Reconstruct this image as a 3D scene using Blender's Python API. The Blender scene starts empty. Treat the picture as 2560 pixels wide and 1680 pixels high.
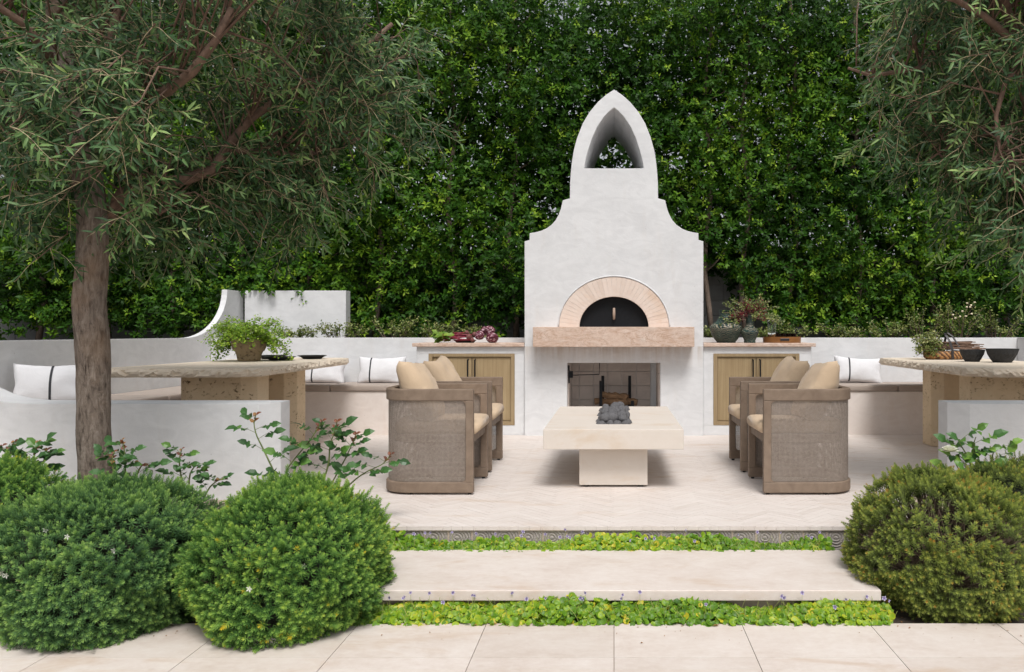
import bpy, bmesh, math, random
import numpy as np
from mathutils import Vector, Matrix, noise as mnoise

R = math.radians
scene = bpy.context.scene
COL = scene.collection

# ------------------------------------------------------------------ camera
EYE = 1.036
FPX = 1950.0
cd = bpy.data.cameras.new('camera'); cam = bpy.data.objects.new('camera', cd); COL.objects.link(cam)
cam.location = (0, 0, EYE); cam.rotation_euler = (R(90), 0, 0)
cd.sensor_width = 36; cd.lens = 36 * FPX / 2560
cd.shift_x = -255 / 2560; cd.shift_y = -10 / 2560
cd.clip_start = 0.05; cd.clip_end = 2000
scene.camera = cam

# ------------------------------------------------------------------ sky, sun, exposure
SUN_EL, SUN_AZ = 59, 166          # high sun behind thin cloud, behind the camera and a little to the right
world = bpy.data.worlds.new('World'); scene.world = world; world.use_nodes = True
wn = world.node_tree; wn.nodes.clear()
wo = wn.nodes.new('ShaderNodeOutputWorld'); bg = wn.nodes.new('ShaderNodeBackground')
sk = wn.nodes.new('ShaderNodeTexSky'); sk.sky_type = 'NISHITA'; sk.sun_disc = False
sk.sun_elevation = R(SUN_EL); sk.sun_rotation = R(SUN_AZ); sk.air_density = 1.0; sk.dust_density = 4.0; sk.ozone_density = 1.0
hs = wn.nodes.new('ShaderNodeHueSaturation'); hs.inputs['Saturation'].default_value = 0.22
wn.links.new(sk.outputs[0], hs.inputs['Color']); wn.links.new(hs.outputs[0], bg.inputs[0])
bg.inputs[1].default_value = 0.095; wn.links.new(bg.outputs[0], wo.inputs[0])
sd = bpy.data.lights.new('sun', 'SUN'); sun = bpy.data.objects.new('sun', sd); COL.objects.link(sun)
sd.energy = 1.5; sd.angle = R(20); sd.color = (1.0, 0.975, 0.95)
_az = R(SUN_AZ)
_d = Vector((math.sin(_az) * math.cos(R(SUN_EL)), math.cos(_az) * math.cos(R(SUN_EL)), math.sin(R(SUN_EL))))
sun.rotation_euler = _d.to_track_quat('Z', 'Y').to_euler(); sun.location = (0, -5, 12)
vs = scene.view_settings
vs.view_transform = 'Standard'; vs.look = 'None'; vs.gamma = 1; vs.use_curve_mapping = False
vs.exposure = 0.58
scene.render.engine = 'CYCLES'
scene.cycles.max_bounces = 8; scene.cycles.transparent_max_bounces = 12

# ------------------------------------------------------------------ node helpers / materials
def _mat(name):
    m = bpy.data.materials.new(name); m.use_nodes = True
    nt = m.node_tree; return m, nt, nt.nodes['Principled BSDF']
def N(nt, t, **kw):
    n = nt.nodes.new(t)
    for k, v in kw.items(): setattr(n, k, v)
    return n
def tc(nt, kind='Object', scale=(1, 1, 1)):
    c = N(nt, 'ShaderNodeTexCoord'); mp = N(nt, 'ShaderNodeMapping'); mp.inputs['Scale'].default_value = scale
    nt.links.new(c.outputs[kind], mp.inputs[0]); return mp.outputs[0]
def noise(nt, vec, scale, detail=4, rough=0.6, dist=0.0):
    n = N(nt, 'ShaderNodeTexNoise'); n.inputs['Scale'].default_value = scale; n.inputs['Detail'].default_value = detail
    n.inputs['Roughness'].default_value = rough; n.inputs['Distortion'].default_value = dist
    nt.links.new(vec, n.inputs['Vector']); return n.outputs['Fac']
def ramp(nt, fac, stops, interp='LINEAR'):
    r = N(nt, 'ShaderNodeValToRGB'); cr = r.color_ramp; cr.interpolation = interp
    while len(cr.elements) < len(stops): cr.elements.new(0.5)
    for e, (p, c) in zip(cr.elements, stops):
        e.position = p; e.color = (*c, 1) if len(c) == 3 else c
    nt.links.new(fac, r.inputs[0]); return r.outputs[0]
def mix(nt, fac, a, b, mode='MIX'):
    m = N(nt, 'ShaderNodeMix', data_type='RGBA', blend_type=mode)
    for s, v in ((m.inputs[0], fac), (m.inputs[6], a), (m.inputs[7], b)):
        if isinstance(v, (int, float)): s.default_value = v
        elif isinstance(v, tuple): s.default_value = (*v, 1) if len(v) == 3 else v
        else: nt.links.new(v, s)
    return m.outputs[2]
def bump(nt, h, strength, dist, prev=None, normal=None):
    b = N(nt, 'ShaderNodeBump'); b.inputs['Strength'].default_value = strength; b.inputs['Distance'].default_value = dist
    nt.links.new(h, b.inputs['Height'])
    if prev is not None: nt.links.new(prev, b.inputs['Normal'])
    return b.outputs[0]
def G(v): return (v, v, v)

def m_simple(name, col, rough=0.6, var=0.15, scale=20, bmp=0.0, metal=0, spec=0.5):
    m, nt, p = _mat(name); v = tc(nt); f = noise(nt, v, scale)
    c = ramp(nt, f, [(0.3, tuple(x * (1 - var) for x in col)), (0.7, tuple(min(1, x * (1 + var)) for x in col))])
    nt.links.new(c, p.inputs['Base Color']); p.inputs['Roughness'].default_value = rough; p.inputs['Metallic'].default_value = metal
    p.inputs['Specular IOR Level'].default_value = spec
    if bmp: nt.links.new(bump(nt, noise(nt, v, scale * 4, 6), bmp, 0.01), p.inputs['Normal'])
    return m

def m_plaster(name, lo, hi, stain, drip=False):
    m, nt, p = _mat(name); v = tc(nt)
    n1 = noise(nt, v, 1.7, 6, 0.65, 0.4); n2 = noise(nt, v, 9, 6, 0.7); n3 = noise(nt, v, 60, 4)
    c = ramp(nt, n1, [(0.30, lo), (0.62, hi)])
    c = mix(nt, 0.35, c, ramp(nt, n2, [(0.3, lo), (0.7, hi)]))
    # drifting warm water marks and small pits
    vs_ = tc(nt, 'Object', (6, 6, 1.2)); st = noise(nt, vs_, 1.2, 6, 0.7)
    c = mix(nt, ramp(nt, st, [(0.55, G(0)), (0.85, G(0.55))]), c, stain)
    pit = noise(nt, v, 38, 2, 0.5)
    c = mix(nt, ramp(nt, pit, [(0.76, G(0)), (0.80, G(0.5))]), c, (0.25, 0.22, 0.19))
    tr = noise(nt, tc(nt, 'Object', (2.5, 2.5, 5)), 2.0, 3, 0.5, 1.5)
    c = mix(nt, 0.30, c, ramp(nt, tr, [(0.35, tuple(x * .90 for x in lo)), (0.65, hi)]))
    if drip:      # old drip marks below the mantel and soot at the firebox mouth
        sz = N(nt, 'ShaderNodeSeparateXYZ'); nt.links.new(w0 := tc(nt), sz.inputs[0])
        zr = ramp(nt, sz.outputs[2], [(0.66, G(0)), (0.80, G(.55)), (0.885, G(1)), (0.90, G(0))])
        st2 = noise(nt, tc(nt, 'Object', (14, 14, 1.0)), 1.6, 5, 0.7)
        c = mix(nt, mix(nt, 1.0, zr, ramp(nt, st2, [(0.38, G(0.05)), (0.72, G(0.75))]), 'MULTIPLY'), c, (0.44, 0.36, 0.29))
    nt.links.new(c, p.inputs['Base Color']); p.inputs['Roughness'].default_value = 0.82; p.inputs['Specular IOR Level'].default_value = 0.25
    bv = N(nt, 'ShaderNodeBevel', samples=4); bv.inputs[0].default_value = 0.012
    b = bump(nt, tr, 0.08, 0.02, bv.outputs[0]); b = bump(nt, n2, 0.13, 0.015, b); b = bump(nt, n3, 0.12, 0.004, b)
    nt.links.new(b, p.inputs['Normal']); return m

def m_leaf(name, stops, back=None, rough=0.42, trans=0.3, spec=0.5):
    m, nt, p = _mat(name)
    a = N(nt, 'ShaderNodeAttribute', attribute_name='tone')
    c = ramp(nt, a.outputs['Fac'], stops)
    v = tc(nt); c = mix(nt, 0.35, c, mix(nt, noise(nt, v, 25, 3), (0.55, 0.6, 0.5), (1.25, 1.2, 1.2)), 'MULTIPLY')
    if back:
        g = N(nt, 'ShaderNodeNewGeometry'); c = mix(nt, g.outputs['Backfacing'], c, back)
    nt.links.new(c, p.inputs['Base Color']); p.inputs['Roughness'].default_value = rough
    p.inputs['Specular IOR Level'].default_value = spec
    t = N(nt, 'ShaderNodeBsdfTranslucent'); ms = N(nt, 'ShaderNodeMixShader'); ms.inputs[0].default_value = trans
    tcol = mix(nt, 0.5, c, (1.0, 1.15, 0.45), 'MULTIPLY'); nt.links.new(tcol, t.inputs[0])
    nt.links.new(p.outputs[0], ms.inputs[1]); nt.links.new(t.outputs[0], ms.inputs[2])
    nt.links.new(ms.outputs[0], nt.nodes['Material Output'].inputs[0]); return m

def m_stone_floor(name, a, b, c3, tone=True, rough=0.6, streak=(1.2, 5, 5)):
    m, nt, p = _mat(name); v = tc(nt, 'Object', streak)
    w = tc(nt)
    n1 = noise(nt, v, 2.6, 8, 0.72, 0.35); n2 = noise(nt, w, 0.8, 5, 0.6); n3 = noise(nt, v, 14, 6, 0.7)
    c = ramp(nt, n1, [(0.28, a), (0.5, b), (0.75, c3)])
    c = mix(nt, 0.4, c, ramp(nt, n3, [(0.25, a), (0.75, c3)]))
    c = mix(nt, ramp(nt, n2, [(0.45, G(0)), (0.8, G(0.4))]), c, a)
    if tone:
        at = N(nt, 'ShaderNodeAttribute', attribute_name='tone')
        c = mix(nt, 1.0, c, ramp(nt, at.outputs['Fac'], [(0, (0.93, 0.915, 0.90)), (0.25, (0.985, .98, .975)), (1, (1.025, 1.025, 1.025))]), 'MULTIPLY')
    sn = noise(nt, tc(nt, 'Object', (1.1, 2.6, 2)), 1.5, 6, 0.65, 0.6)
    c = mix(nt, ramp(nt, sn, [(0.56, G(0)), (0.74, G(0.65))]), c, tuple(x * y for x, y in zip(a, (.92, .78, .60))))
    pv = tc(nt, 'Object', (22, 60, 40)); pits = noise(nt, pv, 1.6, 3, 0.6)
    pm = noise(nt, w, 1.4, 3)
    pf = mix(nt, 1.0, ramp(nt, pits, [(0.70, G(0)), (0.76, G(1))]), ramp(nt, pm, [(0.5, G(0)), (0.68, G(0.8))]), 'MULTIPLY')
    c = mix(nt, pf, c, (0.33, 0.25, 0.18))
    nt.links.new(c, p.inputs['Base Color']); p.inputs['Roughness'].default_value = rough; p.inputs['Specular IOR Level'].default_value = 0.35
    nt.links.new(bump(nt, n3, 0.12, 0.006), p.inputs['Normal']); return m

def m_travertine(name, a, b, pitcol, th=.58):
    m, nt, p = _mat(name); v = tc(nt, 'Object', (1, 1, 0.8)); w = tc(nt)
    n1 = noise(nt, v, 3, 6, 0.6); n2 = noise(nt, v, 18, 5)
    c = mix(nt, 0.4, ramp(nt, n1, [(0.3, a), (0.7, b)]), ramp(nt, n2, [(0.3, a), (0.7, b)]))
    pt = noise(nt, tc(nt, 'Object', (36, 36, 55)), 1.0, 4, 0.62); big = noise(nt, w, 3.2, 3)
    pf = mix(nt, 1.0, ramp(nt, pt, [(th, G(0)), (th + .08, G(1))]), ramp(nt, big, [(0.4, G(0)), (0.6, G(1))]), 'MULTIPLY')
    c = mix(nt, pf, c, pitcol)
    nt.links.new(c, p.inputs['Base Color']); p.inputs['Roughness'].default_value = 0.85; p.inputs['Specular IOR Level'].default_value = 0.2
    inv = ramp(nt, pf, [(0, G(1)), (1, G(0))]); b_ = bump(nt, inv, 0.8, 0.01); b_ = bump(nt, n2, 0.2, 0.01, b_)
    nt.links.new(b_, p.inputs['Normal']); return m

def m_fabric(name, col, rough=0.9, weave=900, crease=0.35):
    m, nt, p = _mat(name); v = tc(nt)
    n1 = noise(nt, v, 5, 4); fine = noise(nt, tc(nt, 'Object', (weave, weave * .3, weave)), 1.0, 2)
    c = ramp(nt, n1, [(0.3, tuple(x * .92 for x in col)), (0.7, col)])
    c = mix(nt, 0.25, c, ramp(nt, fine, [(0.3, tuple(x * .8 for x in col)), (0.7, tuple(min(1, x * 1.1) for x in col))]))
    nt.links.new(c, p.inputs['Base Color']); p.inputs['Roughness'].default_value = rough; p.inputs['Specular IOR Level'].default_value = 0.15
    p.inputs['Sheen Weight'].default_value = 0.15
    b_ = bump(nt, noise(nt, v, 11, 3, 0.5, 0.8), crease, 0.015); b_ = bump(nt, fine, 0.15, 0.002, b_)
    nt.links.new(b_, p.inputs['Normal']); return m

def m_wood(name, a, b, scale=(3, 40, 40), rough=0.6):
    m, nt, p = _mat(name); v = tc(nt, 'Object', scale)
    n1 = noise(nt, v, 1.0, 6, 0.6, 0.6); n2 = noise(nt, tc(nt), 4, 3)
    c = ramp(nt, n1, [(0.3, a), (0.7, b)]); c = mix(nt, 0.25, c, ramp(nt, n2, [(0.3, a), (0.7, b)]))
    nt.links.new(c, p.inputs['Base Color']); p.inputs['Roughness'].default_value = rough; p.inputs['Specular IOR Level'].default_value = 0.3
    nt.links.new(bump(nt, n1, 0.25, 0.003), p.inputs['Normal']); return m

def m_bark(name):
    m, nt, p = _mat(name); v = tc(nt, 'Object', (22, 22, 6)); w = tc(nt)
    n1 = noise(nt, v, 2.2, 8, 0.72, 0.5); n2 = noise(nt, w, 3, 4); n3 = noise(nt, tc(nt, 'Object', (26, 26, 90)), 1.0, 4)
    c = ramp(nt, n1, [(0.32, (0.06, 0.046, 0.037)), (0.5, (0.19, 0.15, 0.122)), (0.68, (0.30, 0.25, 0.21))])
    c = mix(nt, ramp(nt, n2, [(0.5, G(0)), (0.75, G(0.6))]), c, (0.25, 0.155, 0.09))
    cr = noise(nt, tc(nt, 'Object', (34, 34, 3.4)), 1.2, 3, 0.5)
    c = mix(nt, ramp(nt, cr, [(0.68, G(0)), (0.74, G(0.85))]), c, (0.03, 0.02, 0.015))
    nt.links.new(c, p.inputs['Base Color']); p.inputs['Roughness'].default_value = 0.9; p.inputs['Specular IOR Level'].default_value = 0.2
    b_ = bump(nt, n1, 0.6, 0.02); b_ = bump(nt, n3, 0.35, 0.008, b_); nt.links.new(b_, p.inputs['Normal']); return m

def m_cane(name):
    m, nt, p = _mat(name)
    u = N(nt, 'ShaderNodeUVMap'); sx = N(nt, 'ShaderNodeSeparateXYZ'); nt.links.new(u.outputs[0], sx.inputs[0])
    def wave(out, f):
        a = N(nt, 'ShaderNodeMath', operation='MULTIPLY'); nt.links.new(out, a.inputs[0]); a.inputs[1].default_value = f
        s = N(nt, 'ShaderNodeMath', operation='SINE'); nt.links.new(a.outputs[0], s.inputs[0]); return s.outputs[0]
    f = 2 * math.pi / 0.0078
    a = wave(sx.outputs[0], f); b = wave(sx.outputs[1], f)
    mx = N(nt, 'ShaderNodeMath', operation='MAXIMUM'); nt.links.new(a, mx.inputs[0]); nt.links.new(b, mx.inputs[1])
    n1 = noise(nt, tc(nt, 'Object', (30, 30, 160)), 1.0, 4)
    n0 = noise(nt, tc(nt), 7, 3)
    c = ramp(nt, noise(nt, tc(nt), 60, 3), [(0.3, (0.25, 0.20, 0.165)), (0.7, (0.38, 0.32, 0.27))])
    c = mix(nt, ramp(nt, n0, [(0.35, G(0)), (0.7, G(0.5))]), c, (0.40, 0.345, 0.30))
    c = mix(nt, ramp(nt, mx.outputs[0], [(0.1, G(.8)), (0.8, G(0))]), c, (0.11, 0.085, 0.07))
    nt.links.new(c, p.inputs['Base Color']); p.inputs['Roughness'].default_value = 0.7; p.inputs['Specular IOR Level'].default_value = 0.25
    al = N(nt, 'ShaderNodeMapRange'); al.inputs[1].default_value = -0.35; al.inputs[2].default_value = 0.05
    nt.links.new(mx.outputs[0], al.inputs[0]); nt.links.new(al.outputs[0], p.inputs['Alpha'])
    nt.links.new(bump(nt, mx.outputs[0], 0.5, 0.002), p.inputs['Normal']); return m

def m_vase(name):
    m, nt, p = _mat(name); v = tc(nt, 'Object', (1, 1, 1))
    vo = N(nt, 'ShaderNodeTexVoronoi', feature='DISTANCE_TO_EDGE'); vo.inputs['Scale'].default_value = 34
    nt.links.new(v, vo.inputs['Vector'])
    wv = N(nt, 'ShaderNodeTexWave', wave_type='RINGS'); wv.inputs['Scale'].default_value = 22; wv.inputs['Distortion'].default_value = 9
    wv.inputs['Detail'].default_value = 2; nt.links.new(v, wv.inputs['Vector'])
    n1 = noise(nt, v, 14, 5)
    c = ramp(nt, n1, [(0.3, (0.006, 0.020, 0.024)), (0.55, (0.016, 0.048, 0.040)), (0.75, (0.04, 0.085, 0.08))])
    sz = N(nt, 'ShaderNodeSeparateXYZ'); nt.links.new(v, sz.inputs[0])
    band = ramp(nt, sz.outputs[2], [(0.0, G(0.25)), (0.10, G(0.35)), (0.14, G(1)), (0.19, G(1)), (0.205, G(0.15)), (0.4, G(0.1))])
    rel = mix(nt, 1.0, ramp(nt, wv.outputs['Fac'], [(0.5, G(0)), (0.75, G(0.85))]), band, 'MULTIPLY')
    c = mix(nt, rel, c, (0.34, 0.30, 0.22))
    nt.links.new(c, p.inputs['Base Color']); p.inputs['Roughness'].default_value = 0.42; p.inputs['Specular IOR Level'].default_value = 0.35
    nt.links.new(bump(nt, wv.outputs['Fac'], 0.5, 0.006), p.inputs['Normal']); return m

def m_tile_relief(name):
    m, nt, p = _mat(name); v = tc(nt, 'Object')
    sx = N(nt, 'ShaderNodeSeparateXYZ'); nt.links.new(v, sx.inputs[0])
    dn = noise(nt, v, 30, 3); dm = N(nt, 'ShaderNodeMath', operation='MULTIPLY_ADD'); nt.links.new(dn, dm.inputs[0]); dm.inputs[1].default_value = .03; nt.links.new(sx.outputs[0], dm.inputs[2])
    ab = N(nt, 'ShaderNodeMath', operation='ABSOLUTE'); nt.links.new(dm.outputs[0], ab.inputs[0])
    cb = N(nt, 'ShaderNodeCombineXYZ'); nt.links.new(ab.outputs[0], cb.inputs[0]); nt.links.new(sx.outputs[2], cb.inputs[2])
    ln = N(nt, 'ShaderNodeVectorMath', operation='DISTANCE'); nt.links.new(cb.outputs[0], ln.inputs[0]); ln.inputs[1].default_value = (0.062, 0, -0.06)
    ln2 = N(nt, 'ShaderNodeVectorMath', operation='DISTANCE'); nt.links.new(cb.outputs[0], ln2.inputs[0]); ln2.inputs[1].default_value = (0.0, 0, 0.055)
    mn = N(nt, 'ShaderNodeMath', operation='MINIMUM'); nt.links.new(ln.outputs['Value'], mn.inputs[0]); nt.links.new(ln2.outputs['Value'], mn.inputs[1])
    ml = N(nt, 'ShaderNodeMath', operation='MULTIPLY'); nt.links.new(mn.outputs[0], ml.inputs[0]); ml.inputs[1].default_value = 420
    s = N(nt, 'ShaderNodeMath', operation='SINE'); nt.links.new(ml.outputs[0], s.inputs[0])
    c = ramp(nt, s.outputs[0], [(0.0, (0.40, 0.35, 0.31)), (0.5, (0.49, 0.445, 0.41))])
    n1 = noise(nt, v, 40, 4); c = mix(nt, ramp(nt, n1, [(0.4, G(0)), (0.8, G(0.4))]), c, (0.3, 0.27, 0.25))
    nt.links.new(c, p.inputs['Base Color']); p.inputs['Roughness'].default_value = 0.8
    nt.links.new(bump(nt, s.outputs[0], 0.45, 0.005), p.inputs['Normal']); return m

def m_radicchio():
    m, nt, p = _mat('radicchio_leaf'); v = tc(nt, 'Object')
    wv = N(nt, 'ShaderNodeTexNoise'); wv.inputs['Scale'].default_value = 1.0; wv.inputs['Detail'].default_value = 3
    nt.links.new(tc(nt, 'Object', (16, 90, 90)), wv.inputs['Vector'])
    c = ramp(nt, wv.outputs['Fac'], [(0.35, (0.045, 0.004, 0.014)), (0.56, (0.14, 0.012, 0.035)), (0.60, (0.6, 0.42, 0.45))])
    nt.links.new(c, p.inputs['Base Color']); p.inputs['Roughness'].default_value = 0.45
    nt.links.new(bump(nt, wv.outputs['Fac'], 0.6, 0.006), p.inputs['Normal']); return m

def m_basket():
    m, nt, p = _mat('woven_straw'); v = tc(nt, 'Object', (1, 1, 1))
    br = N(nt, 'ShaderNodeTexWave', wave_type='BANDS', bands_direction='DIAGONAL'); br.inputs['Scale'].default_value = 16; br.inputs['Distortion'].default_value = 1.5
    nt.links.new(v, br.inputs['Vector'])
    b2 = N(nt, 'ShaderNodeTexWave', wave_type='BANDS', bands_direction='DIAGONAL'); b2.inputs['Scale'].default_value = 16; b2.inputs['Distortion'].default_value = 1.5
    nt.links.new(tc(nt, 'Object', (-1, 1, 1)), b2.inputs['Vector'])
    h = mix(nt, 0.5, br.outputs['Color'], b2.outputs['Color'], 'MULTIPLY')
    c = ramp(nt, h, [(0.1, (0.09, 0.035, 0.01)), (0.6, (0.40, 0.20, 0.07))])
    nt.links.new(c, p.inputs['Base Color']); p.inputs['Roughness'].default_value = 0.6
    nt.links.new(bump(nt, h, 0.8, 0.006), p.inputs['Normal']); return m

M = {}
M['plaster'] = m_plaster('white_plaster', (0.615, 0.618, 0.625), (0.735, 0.738, 0.745), (0.62, 0.575, 0.53))
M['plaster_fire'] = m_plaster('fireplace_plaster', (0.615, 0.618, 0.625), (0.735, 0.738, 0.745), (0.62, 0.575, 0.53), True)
M['plaster_warm'] = m_plaster('bench_plaster', (0.70, 0.615, 0.56), (0.79, 0.73, 0.685), (0.66, 0.50, 0.39))
M['plaster_grey'] = m_plaster('grey_wall_plaster', (0.30, 0.295, 0.295), (0.40, 0.39, 0.385), (0.28, 0.25, 0.23))
M['floor'] = m_stone_floor('limestone_plank', (0.575, 0.495, 0.445), (0.665, 0.605, 0.565), (0.725, 0.68, 0.645))
M['paver'] = m_stone_floor('limestone_paver', (0.525, 0.435, 0.375), (0.645, 0.575, 0.525), (0.715, 0.665, 0.625), streak=(1.6, 2.4, 2.4))
M['grout'] = m_simple('joint_mortar', (0.46, 0.37, 0.29), 0.95)
M['soil'] = m_simple('dark_soil', (0.045, 0.032, 0.024), 0.95, 0.4, 30, 0.6)
M['pink_stone'] = m_stone_floor('pink_limestone', (0.44, 0.28, 0.20), (0.60, 0.45, 0.365), (0.70, 0.59, 0.51), tone=False, streak=(1.5, 6, 7))
def m_marble(name):
    m, nt, p = _mat(name); v = tc(nt, 'Object', (1.0, 2.2, 2.6)); w = tc(nt)
    n1 = noise(nt, v, 3.0, 8, 0.7, 1.6); n2 = noise(nt, w, 22, 6, 0.75); n3 = noise(nt, tc(nt, 'Object', (.8, 3, 3.6)), 2.0, 7, 0.65, 2.6)
    c = ramp(nt, n1, [(0.28, (0.47, 0.30, 0.205)), (0.45, (0.60, 0.43, 0.335)), (0.6, (0.66, 0.53, 0.45)), (0.78, (0.70, 0.62, 0.55))])
    c = mix(nt, 0.45, c, ramp(nt, n2, [(0.3, (0.46, 0.31, 0.23)), (0.7, (0.74, 0.63, 0.55))]))
    c = mix(nt, ramp(nt, n3, [(0.47, G(0)), (0.5, G(0.55)), (0.53, G(0))]), c, (0.36, 0.21, 0.13))
    nt.links.new(c, p.inputs['Base Color']); p.inputs['Roughness'].default_value = 0.75; p.inputs['Specular IOR Level'].default_value = 0.25
    b_ = bump(nt, n2, 0.5, 0.008); b_ = bump(nt, n1, 0.3, 0.02, b_); nt.links.new(b_, p.inputs['Normal']); return m
M['mantel'] = m_marble('mottled_pink_stone'); M['pink_stone'] = M['mantel']
M['voussoir'] = m_stone_floor('arch_limestone', (0.68, 0.54, 0.455), (0.73, 0.62, 0.545), (0.77, 0.68, 0.615), tone=True, streak=(4, 4, 4))
M['black_metal'] = m_simple('black_iron', (0.007, 0.008, 0.010), 0.6, 0.2, 30, spec=0.2)
M['black_plate'] = m_simple('black_ceramic', (0.013, 0.013, 0.014), 0.42, 0.2, 30)
M['black_stone'] = m_simple('black_stoneware', (0.02, 0.021, 0.023), 0.7, 0.35, 40, 0.5)
M['firebrick'] = m_simple('firebox_tile', (0.50, 0.43, 0.385), 0.95, 0.1, 6, 0.1, spec=0.1)
M['table_concrete'] = m_stone_floor('cream_concrete', (0.60, 0.53, 0.46), (0.64, 0.575, 0.51), (0.67, 0.61, 0.55), tone=False, streak=(1, 1, 1), rough=0.65)
M['travertine'] = m_travertine('leg_travertine', (0.60, 0.465, 0.30), (0.72, 0.585, 0.41), (0.17, 0.11, 0.06))
M['tabletop'] = m_travertine('chiselled_limestone', (0.66, 0.555, 0.43), (0.755, 0.665, 0.55), (0.45, 0.34, 0.23), .70)
M['chair_wood'] = m_wood('weathered_teak', (0.175, 0.125, 0.09), (0.26, 0.195, 0.145), (14, 14, 14))
M['cabinet_wood'] = m_wood('cabinet_oak', (0.26, 0.185, 0.10), (0.38, 0.285, 0.165), (60, 60, 2))
M['reed_wood'] = m_wood('reeded_oak', (0.35, 0.25, 0.135), (0.52, 0.405, 0.245), (60, 60, 1.5))
M['cane'] = m_cane('woven_cane')
M['tan_fabric'] = m_fabric('tan_linen', (0.62, 0.47, 0.325))
M['white_fabric'] = m_fabric('white_canvas', (0.73, 0.725, 0.74), crease=0.3)
M['taupe_fabric'] = m_fabric('taupe_canvas', (0.40, 0.335, 0.29), crease=0.15)
M['black_ribbon'] = m_simple('black_ribbon', (0.03, 0.03, 0.036), 0.8)
M['lava'] = m_travertine('lava_rock', (0.07, 0.07, 0.074), (0.19, 0.185, 0.19), (0.02, 0.02, 0.022))
M['bark'] = m_bark('olive_bark')
M['twig'] = m_simple('olive_twig', (0.42, 0.34, 0.21), 0.8, 0.3, 40)
M['limb'] = m_simple('olive_limb', (0.17, 0.105, 0.075), 0.85, 0.35, 25, 0.4)
M['hedge_trunk'] = m_simple('hedge_bark', (0.24, 0.18, 0.14), 0.9, 0.35, 18, 0.5)
M['olive_leaf'] = m_leaf('olive_leaf', [(0, (0.018, 0.048, 0.015)), (0.4, (0.052, 0.115, 0.040)), (0.75, (0.19, 0.315, 0.105)), (1, (0.37, 0.50, 0.17))], back=(0.15, 0.20, 0.115), rough=0.5, trans=0.15, spec=0.28)
M['hedge_leaf'] = m_leaf('hedge_leaf', [(0, (0.010, 0.036, 0.004)), (0.5, (0.036, 0.112, 0.008)), (0.8, (0.115, 0.24, 0.014)), (1, (0.31, 0.46, 0.04))], rough=0.5, trans=0.25, spec=0.2)
M['bush_leaf'] = m_leaf('rosemary_bush_leaf', [(0, (0.030, 0.085, 0.032)), (0.40, (0.13, 0.26, 0.095)), (0.75, (0.30, 0.48, 0.14)), (1, (0.44, 0.60, 0.18))], rough=0.55, trans=0.30, spec=0.22)
M['bush_leaf_green'] = m_leaf('green_bush_leaf', [(0, (0.034, 0.105, 0.024)), (0.40, (0.16, 0.32, 0.075)), (0.75, (0.36, 0.54, 0.12)), (0.93, (0.50, 0.64, 0.12)), (1, (0.66, 0.54, 0.05))], rough=0.55, trans=0.30, spec=0.22)
M['bush_leaf_olive'] = m_leaf('olive_green_bush_leaf', [(0, (0.045, 0.060, 0.022)), (0.40, (0.165, 0.215, 0.060)), (0.75, (0.33, 0.40, 0.095)), (0.95, (0.48, 0.50, 0.12)), (1, (0.50, 0.30, 0.07))], rough=0.55, trans=0.30, spec=0.22)
M['bush_wood'] = m_simple('bush_twig', (0.20, 0.145, 0.11), 0.9, 0.3, 30)
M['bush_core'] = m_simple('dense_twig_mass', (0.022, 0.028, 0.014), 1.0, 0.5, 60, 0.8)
M['violet_leaf'] = m_leaf('violet_leaf', [(0, (0.04, 0.12, 0.008)), (0.5, (0.15, 0.31, 0.015)), (0.8, (0.36, 0.50, 0.025)), (1, (0.66, 0.54, 0.04))], rough=0.45, trans=0.3)
M['violet_petal'] = m_leaf('violet_petal', [(0, (0.10, 0.07, 0.22)), (0.5, (0.36, 0.30, 0.55)), (1, (0.82, 0.80, 0.86))], rough=0.6, trans=0.2)
M['violet_stalk'] = m_simple('violet_stalk', (0.32, 0.36, 0.10), 0.7)
M['rose_leaf'] = m_leaf('rose_leaf', [(0, (0.022, 0.075, 0.020)), (0.5, (0.055, 0.15, 0.034)), (0.8, (0.13, 0.27, 0.04)), (1, (0.26, 0.42, 0.06))], rough=0.4, trans=0.2)
M['rose_shoot'] = m_leaf('rose_young_leaf', [(0, (0.10, 0.028, 0.015)), (0.6, (0.22, 0.07, 0.03)), (1, (0.32, 0.17, 0.05))], rough=0.45, trans=0.2)
M['rose_stem'] = m_simple('rose_cane', (0.13, 0.17, 0.045), 0.6, 0.4, 12)
M['rose_petal'] = m_leaf('rose_petal', [(0, (0.70, 0.66, 0.55)), (1, (0.86, 0.85, 0.80))], rough=0.6, trans=0.25)
M['shrub_leaf'] = m_leaf('variegated_leaf', [(0, (0.025, 0.05, 0.012)), (0.5, (0.085, 0.13, 0.022)), (0.8, (0.22, 0.26, 0.06)), (1, (0.42, 0.42, 0.17))], rough=0.45, trans=0.25)
M['fern_leaf'] = m_leaf('maidenhair_leaf', [(0, (0.09, 0.20, 0.015)), (0.5, (0.20, 0.36, 0.025)), (1, (0.42, 0.56, 0.06))], rough=0.5, trans=0.35)
M['pot_stone'] = m_travertine('carved_sandstone', (0.20, 0.145, 0.085), (0.32, 0.245, 0.16), (0.12, 0.085, 0.05))
M['vase'] = m_vase('green_glazed_pottery')
M['berry'] = m_simple('red_bloom', (0.15, 0.012, 0.016), 0.5, 0.5, 30)
M['tray_wood'] = m_wood('walnut_tray', (0.16, 0.065, 0.02), (0.30, 0.14, 0.045), (10, 10, 60), 0.4)
M['radicchio'] = m_radicchio()
M['beet'] = m_simple('beet_skin', (0.16, 0.055, 0.05), 0.7, 0.35, 40, 0.3)
M['beet_stem'] = m_simple('beet_stalk', (0.22, 0.012, 0.035), 0.45, 0.4, 30)
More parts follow.
